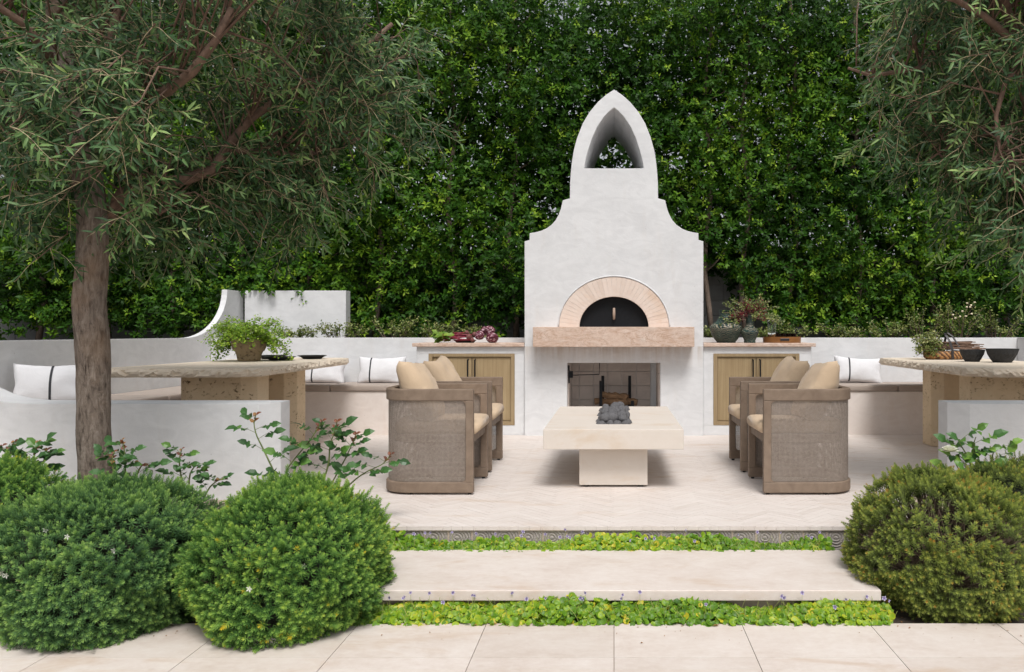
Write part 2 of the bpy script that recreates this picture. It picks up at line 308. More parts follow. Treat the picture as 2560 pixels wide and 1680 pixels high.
M['chard'] = m_leaf('beet_leaf', [(0, (0.06, 0.16, 0.02)), (1, (0.28, 0.40, 0.05))], rough=0.45, trans=0.25)
M['basket'] = m_basket()
M['leather'] = m_simple('black_leather', (0.022, 0.020, 0.021), 0.45, 0.2, 40)
M['stick'] = m_simple('cut_branch', (0.17, 0.10, 0.065), 0.8, 0.3, 40)
M['log'] = m_wood('firewood_bark', (0.10, 0.055, 0.03), (0.27, 0.165, 0.09), (3, 40, 40), 0.9)
M['handle_wood'] = m_wood('worn_handle', (0.28, 0.19, 0.14), (0.45, 0.35, 0.28), (40, 40, 8))
M['relief'] = m_tile_relief('carved_riser_tile')
M['dry'] = m_simple('dry_leaf', (0.30, 0.15, 0.05), 0.8, 0.4, 60)
M['blossom'] = m_simple('cream_blossom', (0.78, 0.68, 0.48), 0.7, 0.1, 60)
M['rubber'] = m_simple('black_rubber', (0.015, 0.015, 0.015), 0.7)
M['steel'] = m_simple('dark_steel', (0.10, 0.10, 0.11), 0.3, 0.1, 20, 0, 1.0)
def m_glass(name, col, rough=0.03):
    m, nt, p = _mat(name); p.inputs['Base Color'].default_value = (*col, 1); p.inputs['Transmission Weight'].default_value = 1
    p.inputs['Roughness'].default_value = rough; p.inputs['IOR'].default_value = 1.45; return m
M['glass'] = m_glass('clear_glass', (0.93, 0.97, 0.96)); M['brown_glass'] = m_glass('brown_glass', (0.42, 0.24, 0.17))

# ------------------------------------------------------------------ object helpers
def thing(name, label, cat, loc=(0, 0, 0), rotz=0, group=None, kind=None):
    o = bpy.data.objects.new(name, None); COL.objects.link(o); o.empty_display_size = 0.1
    o.location = loc; o.rotation_euler = (0, 0, rotz); tag(o, label, cat, group, kind); return o
def tag(o, label, cat=None, group=None, kind=None):
    if label: o['label'] = label
    if cat: o['category'] = cat
    if group: o['group'] = group
    if kind: o['kind'] = kind
    return o
def link(name, me, parent=None, world=True):
    o = bpy.data.objects.new(name, me); COL.objects.link(o)
    if parent is not None:
        o.parent = parent
        if world:
            L = parent.location.copy(); p = parent.parent
            while p is not None: L += p.location; p = p.parent
            o.location = -L
    return o
class MB:
    def __init__(s): s.v = []; s.f = []
    def add(s, vs_, fs):
        n = len(s.v); s.v += [tuple(v) for v in vs_]; s.f += [tuple(i + n for i in f) for f in fs]; return s
    def box(s, a, b):
        x0, y0, z0 = a; x1, y1, z1 = b
        return s.add([(x0, y0, z0), (x1, y0, z0), (x1, y1, z0), (x0, y1, z0), (x0, y0, z1), (x1, y0, z1), (x1, y1, z1), (x0, y1, z1)],
                     [(0, 3, 2, 1), (4, 5, 6, 7), (0, 1, 5, 4), (1, 2, 6, 5), (2, 3, 7, 6), (3, 0, 4, 7)])
    def prism(s, pts, fn0, fn1):
        n = len(pts); vs_ = [fn0(*p) for p in pts] + [fn1(*p) for p in pts]
        fs = [tuple(range(n))[::-1], tuple(range(n, 2 * n))] + [(i, (i + 1) % n, n + (i + 1) % n, n + i) for i in range(n)]
        return s.add(vs_, fs)
    def loft(s, secs, cap=True, closed=False):
        k = len(secs[0]); vs_ = [p for c in secs for p in c]; fs = []
        m = len(secs)
        for i in range(m if closed else m - 1):
            j = (i + 1) % m
            fs += [(i * k + a, i * k + (a + 1) % k, j * k + (a + 1) % k, j * k + a) for a in range(k)]
        if cap and not closed: fs += [tuple(range(k))[::-1], tuple(range((m - 1) * k, m * k))]
        return s.add(vs_, fs)
    def tube(s, path, rad, seg=6, cap=True):
        path = [Vector(p) for p in path]
        if not hasattr(rad, '__len__'): rad = [rad] * len(path)
        up = Vector((0, 0, 1)); secs = []; prev = None
        for i, p in enumerate(path):
            t = (path[min(i + 1, len(path) - 1)] - path[max(i - 1, 0)]).normalized()
            if prev is None:
                a = t.cross(up)
                if a.length < 0.2: a = t.cross(Vector((1, 0, 0)))
                a.normalize()
            else: a = (prev - t * prev.dot(t)).normalized()
            prev = a; b = t.cross(a)
            secs.append([p + (a * math.cos(q) + b * math.sin(q)) * rad[i] for q in [2 * math.pi * j / seg for j in range(seg)]])
        return s.loft(secs, cap)
    def lathe(s, prof, seg=32, c=(0, 0, 0), rfn=None):
        secs = []
        for r, z in prof:
            secs.append([(c[0] + r * (rfn(r, z, j, seg) if rfn else 1) * math.cos(2 * math.pi * j / seg),
                          c[1] + r * (rfn(r, z, j, seg) if rfn else 1) * math.sin(2 * math.pi * j / seg), c[2] + z) for j in range(seg)])
        return s.loft(secs)
    def mesh(s, name, mat=None, smooth=False, recalc=True):
        me = bpy.data.meshes.new(name); me.from_pydata([tuple(v) for v in s.v], [], s.f)
        if recalc:
            bm = bmesh.new(); bm.from_mesh(me); bmesh.ops.recalc_face_normals(bm, faces=bm.faces); bm.to_mesh(me); bm.free()
        if smooth: me.polygons.foreach_set('use_smooth', [True] * len(me.polygons))
        if mat: me.materials.append(mat)
        me.update(); return me
    def build(s, name, mat, parent=None, world=True, smooth=False, bevel=0, seg=2, angle=40):
        o = link(name, s.mesh(name, mat, smooth), parent, world)
        if bevel:
            b = o.modifiers.new('bevel', 'BEVEL'); b.width = bevel; b.segments = seg; b.limit_method = 'ANGLE'; b.angle_limit = R(angle)
        return o
def settone(me, val):
    n = len(me.vertices); a = me.attributes.new('tone', 'FLOAT', 'POINT')
    a.data.foreach_set('value', np.full(n, val, np.float32) if np.isscalar(val) else np.asarray(val, np.float32))
def npmesh(name, V, T, mat, parent=None, tone=None, smooth=False, world=True):
    V = np.ascontiguousarray(V, np.float32).reshape(-1, 3); T = np.ascontiguousarray(T, np.int32)
    k = T.shape[1]; me = bpy.data.meshes.new(name)
    me.vertices.add(len(V)); me.vertices.foreach_set('co', V.ravel())
    me.loops.add(T.size); me.loops.foreach_set('vertex_index', T.ravel())
    me.polygons.add(len(T)); me.polygons.foreach_set('loop_start', np.arange(0, T.size, k, dtype=np.int32))
    try: me.polygons.foreach_set('loop_total', np.full(len(T), k, np.int32))
    except Exception: pass
    if smooth: me.polygons.foreach_set('use_smooth', np.ones(len(T), bool))
    me.update(calc_edges=True); me.validate()
    if tone is not None: settone(me, tone)
    me.materials.append(mat); return link(name, me, parent, world)
def scatter(tv, tt, Mx, P, tt_tone=None, inst_tone=None):
    m, n = len(P), len(tv)
    V = np.einsum('mij,nj->mni', Mx, tv) + P[:, None]
    T = tt[None] + (np.arange(m) * n)[:, None, None]
    tone = None
    if inst_tone is not None:
        tone = np.clip((tt_tone[None] if tt_tone is not None else 0) + inst_tone[:, None] + np.zeros((m, n)), 0, 1).ravel()
    return V.reshape(-1, 3), T.reshape(-1, 3), tone
def norm(a): return a / np.maximum(np.linalg.norm(a, axis=-1, keepdims=True), 1e-9)
def frames(d, nrm, scale):
    x = norm(d); y = norm(np.cross(nrm, x)); z = np.cross(x, y)
    return np.stack([x, y, z], -1) * scale[:, None, None]

def leaf_tmpl(wid, fold=0.25, curl=0.12, tipw=0.75):
    # unit-length leaf along +X, 8 triangles, folded along the midrib
    mr = [(0, 0, 0), (0.33, 0, 0.03), (0.68, 0, 0), (1, 0, -curl)]
    l = [(0.30, wid, wid * fold + 0.03), (0.66, wid * tipw, wid * fold * tipw)]
    v = mr + l + [(x, -y, z) for x, y, z in l]
    t = [(0, 1, 4), (1, 2, 5), (1, 5, 4), (2, 3, 5), (0, 6, 1), (1, 7, 2), (1, 6, 7), (2, 7, 3)]
    return np.array(v, float), np.array(t)
LEAF_FICUS = leaf_tmpl(0.24, 0.22, 0.1, 0.85)
LEAF_LOW = (np.array([(0, 0, 0), (.42, .25, .06), (1, 0, -.10), (.42, -.25, .06), (.5, 0, .01)], float), np.array([(0, 4, 1), (1, 4, 2), (0, 3, 4), (3, 2, 4)]))
LEAF_OLIVE = leaf_tmpl(0.098, 0.3, 0.08, 0.85)
LEAF_ROSE = leaf_tmpl(0.31, 0.22, 0.18, 0.85)
LEAF_SHRUB = leaf_tmpl(0.24, 0.2, 0.1, 0.9)
LEAF_FERN = leaf_tmpl(0.42, 0.1, 0.05, 1.05)
def leaf_meshes(name, tm, mat, tones):
    out = []
    for t in tones:
        me = bpy.data.meshes.new(name); me.from_pydata([tuple(v) for v in tm[0]], [], [tuple(int(i) for i in f) for f in tm[1]])
        settone(me, t); me.materials.append(mat); me.update(); out.append(me)
    return out
def leaf_obj(name, me, Mx, P, parent):
    o = bpy.data.objects.new(name, me); COL.objects.link(o); o.parent = parent
    L = parent.location.copy(); p = parent.parent
    while p is not None: L += p.location; p = p.parent
    m4 = Matrix([[*Mx[i], P[i] - L[i]] for i in range(3)] + [[0, 0, 0, 1]]); o.matrix_basis = m4; return o
def foliage(root, tm, mat, Mx, P, tone, n_single, score, leafname='leaf', stuffname='foliage', label=None, low=None):
    """the n_single best-showing leaves are objects, the rest one stuff part"""
    order = np.argsort(-score); single = order[:n_single]; rest = order[n_single:]
    if n_single:
        ts = np.linspace(0.05, 0.95, 10); mes = leaf_meshes(leafname, tm, mat, ts)
        for i in single: leaf_obj(leafname, mes[int(np.clip(tone[i] * 10, 0, 9))], Mx[i], P[i], root)
    if len(rest):
        lw = low or tm; V, T, tn = scatter(lw[0], lw[1], Mx[rest], P[rest], None, tone[rest])
        o = npmesh(stuffname, V, T, mat, root, tn); o['kind'] = 'stuff'
        if label: o['label'] = label
        return o
def px(x, y, D):   # where a photographed point at distance D lies, used to lay out stems by eye
    k = D / FPX; return Vector(((x - 1535) * k, D, EYE - (y - 830) * k))

# ================================================================== SETTING: ground, patio, steps, terrace
rng = np.random.default_rng(7); random.seed(7)
GZ, SZ = -0.210, -0.100           # lower patio level, middle step level
D_EDGE, D_STEP0, D_STEP1, D_TER = 3.336, 3.43, 4.072, 4.156   # patio edge, tread front, tread back, terrace edge

g = MB().box((-60, -60, -0.60), (60, 60, -0.262)).build('ground', M['soil']); tag(g, 'dark garden soil under the paving and beds', kind='structure')
# lower patio of large limestone pavers
patio = MB().box((-6, -4, -0.255), (6, D_EDGE - 0.004, -0.222)).build('patio', M['grout']); tag(patio, 'pale limestone paver patio in front of the steps', kind='structure')
W = 0.545
rows = [(2.985, D_EDGE), (1.895, 2.985), (0.805, 1.895), (-0.285, 0.805)]
for ri, (d0, d1) in enumerate(rows):
    for c in range(-7, 7):
        if ri > 1 and abs(c) > 5: continue
        g_ = 0.0014; gd = 0.0007
        mb = MB().box((c * W + g_, d0 + gd, -0.24), ((c + 1) * W - g_, d1 - gd, GZ))
        me = mb.mesh('paver', M['paver']); settone(me, float(rng.uniform(0, 1)))
        link('paver', me, patio)
# middle step: one long thin slab floating over the planting
st = thing('step', 'long pale limestone step slab between the two green planted strips', 'step', (0, 3.75, GZ))
me = MB().box((-1.176, D_STEP0, SZ - 0.047), (1.176, D_STEP1, SZ)).mesh('tread', M['paver']); settone(me, 0.8)
o = link('tread', me, st); b = o.modifiers.new('bevel', 'BEVEL'); b.width = 0.004; b.segments = 2
MB().box((-1.13, D_STEP0 + 0.05, -0.262), (1.13, D_STEP1 - 0.03, SZ - 0.045)).build('support', M['grout'], st)
# terrace: base slab + herringbone planks
terrace = MB().box((-4.5, D_TER + 0.012, -0.26), (4.5, 9.3, -0.010)).build('terrace', M['grout']); tag(terrace, 'upper terrace floor of pale herringbone limestone planks', kind='structure')
def clip_rect(poly, x0, x1, y0, y1):
    for ax, lim, sg in ((0, x0, 1), (0, x1, -1), (1, y0, 1), (1, y1, -1)):
        out = []
        for i in range(len(poly)):
            a, b = poly[i], poly[(i + 1) % len(poly)]
            ia, ib = (a[ax] - lim) * sg >= 0, (b[ax] - lim) * sg >= 0
            if ia: out.append(a)
            if ia != ib:
                t = (lim - a[ax]) / (b[ax] - a[ax]); out.append((a[0] + (b[0] - a[0]) * t, a[1] + (b[1] - a[1]) * t))
        poly = out
        if len(poly) < 3: return []
    return poly
tw, tn_ = 0.042, 6
tiles = []; gp = 0.0007; c45 = math.sqrt(0.5)
def add_tile(x0, y0, x1, y1):
    q = [(x0 + gp, y0 + gp), (x1 - gp, y0 + gp), (x1 - gp, y1 - gp), (x0 + gp, y1 - gp)]
    q = [((a - b) * c45, (a + b) * c45 + 6.2) for a, b in q]
    cx = sum(p[0] for p in q) / 4; cy = sum(p[1] for p in q) / 4
    if abs(cx) > 4.4 or cy < 4.0 or cy > 8.6 or (abs(cx) > 1.85 and cy < 4.93): return
    q = clip_rect(q, -4.4, 4.4, D_TER, 8.5)
    if len(q) >= 3: tiles.append((cy, q))
Lh = tw * tn_
for k in range(-150, 151):
    for m_ in range(-14, 15):
        add_tile((k + 2 * tn_ * m_) * tw, k * tw, (k + 2 * tn_ * m_ + tn_) * tw, (k + 1) * tw)
        add_tile((k + 2 * tn_ * m_) * tw, (k - 2 * tn_ + 1) * tw, (k + 2 * tn_ * m_ + 1) * tw, (k - tn_ + 1) * tw)
tiles.sort(key=lambda t: t[0] + abs(sum(p[0] for p in t[1]) / len(t[1])) * 0.05)
rest = MB(); rt = []
for i, (cy, q) in enumerate(tiles):
    z = -0.0006 * random.random(); tone = random.random() ** 0.6
    fr = lambda a, b: (a, b, -0.021); to = lambda a, b: (a, b, z)
    if i < 300:
        mb = MB(); mb.prism(q, fr, to); me = mb.mesh('plank', M['floor'], recalc=True); settone(me, tone); link('plank', me, terrace)
    else:
        rest.prism(q, fr, to); rt += [tone] * (2 * len(q))
me = rest.mesh('far_planks', M['floor']); settone(me, rt); o = link('far_planks', me, terrace); o['kind'] = 'stuff'; o['label'] = 'farther herringbone limestone planks of the terrace'
# carved riser tiles under the terrace edge
riser_me = None
tl = 0.1265
for i in range(-14, 14):
    if riser_me is None:
        mb = MB().box((-tl / 2 + .001, -0.006, -0.0925), (tl / 2 - .001, 0.006, 0.0925))
        riser_me = mb.mesh('riser_tile', M['relief'])
    o = link('riser_tile', riser_me, terrace, False); o.location = ((i + .5) * tl, D_TER + 0.018, -0.118)
    b = o.modifiers.new('bevel', 'BEVEL'); b.width = 0.003; b.segments = 1
# planting beds either side of the steps
for s in (-1, 1):
    x0, x1 = sorted((s * 1.20, s * 5.0)); bd = MB().box((x0, D_EDGE, -0.26), (x1, 4.15, -0.235)); bd.box((min(s * 1.86, s * 5), 4.152, -0.26), (max(s * 1.86, s * 5), 4.92, -0.05))
    o = bd.build('planting_bed', M['soil']); tag(o, 'dark soil bed ' + ('left' if s < 0 else 'right') + ' of the steps', kind='structure')
o = MB().box((-1.19, D_EDGE, -0.26), (1.19, 4.155, -0.232)).build('planting_strip', M['soil']); tag(o, 'soil under the step planting', kind='structure')

# ================================================================== WALLS
def arc(cx, cy, r, a0, a1, n): return [(cx + r * math.cos(R(a0 + (a1 - a0) * i / n)), cy + r * math.sin(R(a0 + (a1 - a0) * i / n))) for i in range(n + 1)]
bw = MB().box((-4.32, 8.36, -0.02), (4.32, 8.50, 0.975)).build('planter_wall', M['plaster'])
tag(bw, 'long white plaster wall behind the benches holding up the planter', 'wall')
soil = MB().box((-4.32, 8.49, 0.2), (4.32, 9.2, 0.93)).box((-9.5, 9.201, 0.1), (8, 11.5, 0.929)).build('planter_soil', M['soil']); tag(soil, 'soil of the raised planter', kind='structure')
# side walls
def ease_profile(d0, d1, z0, z1, n=14):   # concave swoop, flat at the low end, steep at the high end
    return [(d0 + (d1 - d0) * math.sin(R(90) * i / n), z0 + (z1 - z0) * (1 - math.cos(R(90) * i / n))) for i in range(n + 1)]
sw = ease_profile(7.86, 8.72, 0.975, 1.51)
prof = [(4.86, -0.02), (4.86, 0.975)] + sw + [(9.10, 1.51), (9.10, -0.02)]
o = MB().prism(prof, lambda d, z: (-4.385, d, z), lambda d, z: (-4.322, d, z)).build('side_wall', M['plaster'])
tag(o, 'white plaster side wall sweeping up in a curve to a tall end on the left', 'wall')
o = MB().box((4.322, 4.86, -0.02), (4.52, 9.1, 0.975)).build('side_wall', M['plaster'])
tag(o, 'white plaster side wall at the far right edge', 'wall')
o = MB().box((-4.27, 9.02, 0.9), (-3.10, 9.17, 1.515)).build('panel_wall', M['plaster'])
tag(o, 'freestanding rectangular plaster panel standing in the planter under the hedge', 'wall')
for s in (-1, 1):
    zs = [(2.12, 0.59, 4.965), (2.215, 0.59, 4.86)] + [(x, z, 4.86) for x, z in [(3.5, .59), (3.68, .592), (3.80, .602), (3.91, .628), (4.0, .668), (4.09, .73), (4.17, .81), (4.225, .90), (4.24, .972), (4.3215, .972)]]
    secs = [[(s * x, df, -0.25), (s * x, df, z), (s * x, 5.10, z), (s * x, 5.10, -0.25)] for x, z, df in zs]
    o = MB().loft(secs).build('low_wall', M['plaster'])
    tag(o, ('low white plaster wall behind the olive trunk, rising in a curve at left' if s < 0 else 'low white plaster wall end beside the white rose on the right'), 'wall')
# boundary wall behind the hedge (grey rendered blocks)
bwall = thing('boundary_wall', 'grey rendered block wall glimpsed behind the hedge and vases', 'wall', (0, 10.2, 0.9))
for r_ in range(6):
    for c in range(-21, 15):
        x0 = c * 0.41 + (0.2 if r_ % 2 else 0)
        if r_ == 0 and c == -21: blk = None
        me = MB().box((0.003, 10.15, 0), (0.407, 10.33, 0.197)).mesh('block', M['plaster_grey']) if (r_ == 0 and c == -21) else me
        o = link('block', me, bwall); o.location.x += x0; o.location.z += 0.85 + r_ * 0.2

# ================================================================== FIREPLACE
fp = thing('outdoor_fireplace', 'tall white plaster fireplace with pointed chimney and arched oven', 'fireplace', (0, 7.8, 0))
FD = 7.80; K = 0.004; FX = 0.0
def zp(zx, zy): return ((zx - 697) * .4225 * K, (889 - .4225 * zy) * K)
half = [zp(1226, 2104 + 40), zp(1226, 955), zp(1197, 946), zp(1196, 906), zp(1168, 902), zp(1130, 893), zp(1100, 880), zp(1068, 858), zp(1043, 830), zp(1024, 796), zp(1011, 760), zp(1004, 730), zp(1000, 712),
        zp(958, 700), zp(957, 610), zp(953, 550), zp(947, 490), zp(935, 415), zp(914, 338), zp(882, 257), zp(842, 190), zp(792, 130), zp(745, 88)]
outline = half + [(0, zp(697, 57)[1])] + [(-x, z) for x, z in half[::-1]]
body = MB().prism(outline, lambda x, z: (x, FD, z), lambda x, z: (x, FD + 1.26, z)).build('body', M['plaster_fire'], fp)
def cutter(poly, y0, y1):
    return MB().prism(poly, lambda x, z: (x, y0, z), lambda x, z: (x, y1, z))
oh = [zp(872, 523), zp(870, 500), zp(862, 460), zp(848, 410), zp(826, 343), zp(796, 277), zp(756, 217), zp(725, 185)]
tun = oh + [(0, zp(700, 162)[1])] + [(-x, z) for x, z in oh[::-1]]
OZ = 1.087; AX, AZ, BX, BZ = 0.347, 0.304, 0.551, 0.502
arch_in = [(BX * math.cos(R(a)), OZ + BZ * math.sin(R(a))) for a in range(0, 181, 5)]
fbox = [(-0.468, 0.20), (-0.468, 0.727), (0.464, 0.727), (0.464, 0.20)]
cut = MB(); cut.v = []
tmp = []
for poly, y0, y1 in ((tun, FD - .3, FD + 1.6), (arch_in, FD - .3, FD + 0.30), (fbox, FD - .3, FD + 0.55)):
    o = cutter(poly, y0, y1).build('cut', None, None); tmp.append(o)
    b = body.modifiers.new('bool', 'BOOLEAN'); b.object = o; b.operation = 'DIFFERENCE'; b.solver = 'EXACT'
bpy.context.view_layer.update()
dg = bpy.context.evaluated_depsgraph_get(); new = bpy.data.meshes.new_from_object(body.evaluated_get(dg))
body.modifiers.clear(); old = body.data; body.data = new; body.data.name = 'body'
for o in tmp: bpy.data.objects.remove(o, do_unlink=True)
# plaster lip round the arch
lip = MB(); secs = []
for a in np.linspace(0, 180, 49):
    ca, sa = math.cos(R(a)), math.sin(R(a)); ring = []
    for q in range(8):
        t = 2 * math.pi * q / 8; e = 0.007 * math.cos(t)
        ring.append(((BX + 0.006 + e) * ca, FD - 0.002 + 0.007 * math.sin(t), OZ + (BZ + 0.006 + e) * sa))
    secs.append(ring)
lip.loft(secs).build('plaster_lip', M['plaster'], fp, smooth=True)
NV = 33
for i in range(NV):
    a0 = 180 * i / NV + 0.07; a1 = 180 * (i + 1) / NV - 0.07
    pts = [(AX * math.cos(R(a)), OZ + AZ * math.sin(R(a))) for a in (a0, a1)] + [((BX - .003) * math.cos(R(a)), OZ + (BZ - .003) * math.sin(R(a))) for a in (a1, (a0 + a1) / 2, a0)]
    pr = 0.002 * random.random()
    me = MB().prism(pts, lambda x, z: (x, FD - 0.001 - pr, z), lambda x, z: (x, FD + 0.295, z)).mesh('arch_stone', M['voussoir']); settone(me, float(np.clip(rng.normal(0.55, 0.38), 0, 1)))
    link('arch_stone', me, fp)
door = cutter([(0.352 * math.cos(R(a)), OZ + 0.309 * math.sin(R(a))) for a in range(0, 181, 5)], FD + 0.07, FD + 0.085).build('oven_door', M['black_metal'], fp)
hd = MB(); hd.tube([(0.0, FD + 0.035, OZ + 0.075), (0, FD + 0.033, OZ + 0.13), (0, FD + 0.035, OZ + 0.19)], [0.012, 0.0145, 0.012], 10).build('handle', M['handle_wood'], door, smooth=True)
MB().tube([(0, FD + 0.08, OZ + 0.197), (0, FD + 0.035, OZ + 0.197), (0, FD + 0.035, OZ + 0.062), (0, FD + 0.08, OZ + 0.062)], 0.006, 6).build('handle_bracket', M['black_metal'], door)
for x in (-0.06, 0.06): MB().box((x - .006, FD + 0.05, OZ), (x + .006, FD + 0.07, OZ + 0.03)).build('foot', M['black_metal'], door)
me = MB().box((-0.789, 7.58, 0.891), (0.782, FD + 0.02, 1.0855)).mesh('mantel_slab', M['pink_stone'])
o = link('mantel_slab', me, fp); b = o.modifiers.new('bevel', 'BEVEL'); b.width = 0.004; b.segments = 2
# firebox tiles
t_ = 0.152; fb0 = FD + 0.53
me_t = MB().box((0.002, 0, 0.002), (t_ - 0.002, 0.018, t_ - 0.002)).mesh('firebox_tile', M['firebrick'])
for r_ in range(4):
    for c in range(7):
        x0 = -0.468 + c * t_ - 0.055
        if x0 + t_ > 0.50: continue
        o = link('firebox_tile', me_t, fp); o.location += Vector((x0, fb0 - 0.0, 0.727 - (r_ + 1) * t_ + 0.04)); o.location.y += random.uniform(-.001, .001)
me_s = MB().box((0, 0.002, 0.002), (0.016, t_ - 0.002, t_ - 0.002)).mesh('firebox_tile', M['firebrick'])
for s in (-1, 1):
    for r_ in range(4):
        for c in range(3):
            o = link('firebox_tile', me_s, fp); o.location += Vector((-0.4695 if s < 0 else 0.450, FD + 0.065 + c * t_, 0.727 - (r_ + 1) * t_ + 0.04))
cr = MB(); cr.tube([(-0.44, FD + .07, 0.60), (-0.15, FD + .09, 0.606), (-0.145, FD + .09, 0.74)], 0.005, 6); cr.box((-0.455, FD + .05, 0.575), (-0.415, FD + .10, 0.64))
cr.tube([(-0.455, FD + .06, 0.70), (-0.452, FD + .06, 0.52)], 0.008, 6)
cr.build('swing_arm', M['black_metal'], fp)
grate = thing('log_grate', 'black iron log holder with upright posts inside the fireplace', 'grate', (0, FD + .3, 0.2))
for x, y, z in ((-0.135, FD + .22, 0.535), (-0.118, FD + .42, 0.575), (0.165, FD + .42, 0.575), (0.19, FD + .22, 0.33)):
    MB().box((x - .0155, y - .012, 0.20), (x + .0155, y + .012, z)).build('post', M['black_metal'], grate, bevel=.002)
for yy in (.21, .415): MB().box((-0.16, FD + yy, 0.245), (0.21, FD + yy + .015, 0.262)).build('rail', M['black_metal'], grate)
def log(x0, x1, y, z, r, lab, tilt=0):
    mb = MB(); path = [(x0 + (x1 - x0) * i / 10, y + .01 * math.sin(i), z + tilt * i / 10 + .006 * math.sin(i * 1.7)) for i in range(11)]
    mb.tube(path, [r * (1 + random.uniform(-.18, .12)) for _ in path], 9)
    mb.v = [tuple(Vector(v) + Vector((0, random.uniform(-.006, .006), random.uniform(-.006, .006)))) for v in mb.v]
    o = mb.build('firewood_log', M['log']); tag(o, lab, 'log', 'logs on the fireplace grate')
log(-0.13, 0.14, FD + .31, 0.385, 0.036, 'upper split firewood log on the grate in the fireplace', -0.03)
log(-0.20, 0.24, FD + .30, 0.312, 0.034, 'lower longer firewood log on the grate in the fireplace')

# ================================================================== COUNTERS with cabinets
def counter(s):
    side = 'left' if s < 0 else 'right'
    root = thing('stone_counter', f'white plaster counter with wooden cabinet {side} of the fireplace', 'counter', (s * 1.45, 7.84, 0))
    x0, x1 = sorted((s * 0.897, s * 1.982)); c0, c1 = sorted((s * 0.998, s * 1.862)); zb, zt = 0.10, 0.818; y0, y1 = 7.835, 8.358
    mb = MB()
    mb.box((x0, y0, 0), (x1, y1, zb)).box((x0, y0, zt), (x1, y1, 0.8885)).box((x0, y0, zb), (c0, y1, zt)).box((c1, y0, zb), (x1, y1, zt)).box((c0, y0 + 0.1, zb), (c1, y1, zt))
    mb.build('body', M['plaster'], root)
    me = MB().box((min(s * .897, s * 2.02), 7.80, 0.889), (max(s * .897, s * 2.02), y1 - .001, 0.925)).mesh('countertop', M['pink_stone'])
    o = link('countertop', me, root); b = o.modifiers.new('bevel', 'BEVEL'); b.width = 0.004; b.segments = 2
    fw = 0.038; fr = MB(); ya, yb = y0 - 0.004, y0 + 0.05
    fr.box((c0, ya, zb), (c0 + fw, yb, zt)).box((c1 - fw, ya, zb), (c1, yb, zt)).box((c0 + fw, ya, zt - fw * .8), (c1 - fw, yb, zt)).box((c0 + fw, ya, zb), (c1 - fw, yb, zb + fw))
    fr.build('cabinet_frame', M['cabinet_wood'], root, bevel=.002)
    mid = (c0 + c1) / 2; gap = 0.003
    for a, b_ in ((c0 + fw + gap, mid - gap), (mid + gap, c1 - fw - gap)):
        d = MB().box((a, y0 + .016, zb + fw + gap), (b_, y0 + .04, zt - fw * .8 - gap)).build('door', M['cabinet_wood'], root)
        rd = MB(); n = 44; wd = (b_ - a - .016) / n
        for i in range(n):
            xx = a + .008 + (i + .5) * wd
            rd.prism([(xx + wd * .46 * math.cos(R(q)), y0 + .0155 - wd * .6 * math.sin(R(q))) for q in (0, 45, 90, 135, 180)], lambda x, y: (x, y, zb + fw + .012), lambda x, y: (x, y, zt - fw * .8 - .012))
        o = rd.build('reeded_slats', M['reed_wood'], d); o['kind'] = 'stuff'
        hx = b_ - .033 if b_ < mid + .01 else a + .033
        MB().tube([(hx, y0 + .012, 0.758), (hx, y0 - .022, 0.756), (hx, y0 - .022, 0.50), (hx, y0 + .012, 0.498)], 0.0075, 8).build('handle', M['black_metal'], d, smooth=False)
    return root
counter(-1); cR = counter(1)
MB().box((1.982, 7.90, 0.71), (1.994, 7.96, 0.80)).build('outlet_cover', M['black_metal'], cR)

# ================================================================== BENCHES
def rounded_box(name, a, b, mat, r=.02, parent=None, seg=3):
    return MB().box(a, b).build(name, mat, parent, bevel=r, seg=seg, smooth=True, angle=30)
for s in (-1, 1):
    side = 'left' if s < 0 else 'right'
    root = thing('built_in_bench', f'low plaster bench built along the back wall on the {side}', 'bench', (s * 3.1, 7.9, 0))
    xa, xb = sorted((s * 1.984, s * 4.32))
    MB().box((xa, 7.862, -.01), (xb, 8.359, 0.435)).build('base', M['plaster_warm'], root)
    xa2, xb2 = sorted((s * 3.80, s * 4.321))
    MB().box((xa2, 5.10, -.01), (xb2, 7.861, 0.434)).build('side_base', M['plaster_warm'], root)
    segs = [(1.995, 2.86), (2.865, 3.745)] if s < 0 else [(1.995, 2.86), (2.865, 3.745)]
    for i, (p, q) in enumerate(segs):
        xa, xb = sorted((s * p, s * q))
        o = rounded_box('bench_cushion', (xa, 7.845, 0.436), (xb, 8.355, 0.503), M['taupe_fabric'], .018)
        tag(o, f'taupe flat seat cushion on the {side} bench ' + ('next to the counter' if i == 0 else 'behind the stone table'), 'cushion', 'flat bench seat cushions')
    for i, (p, q) in enumerate(((5.12, 6.62), (6.625, 8.352))):
        xa, xb = sorted((s * 3.775, s * 4.318))
        if s > 0 and i == 0: continue
        o = rounded_box('bench_cushion', (xa, p, 0.4355), (xb, q, 0.502), M['taupe_fabric'], .018)
        tag(o, f'taupe flat cushion along the {side} side wall bench ' + ('nearer the low wall' if i == 0 else 'in the far corner'), 'cushion', 'flat bench seat cushions')

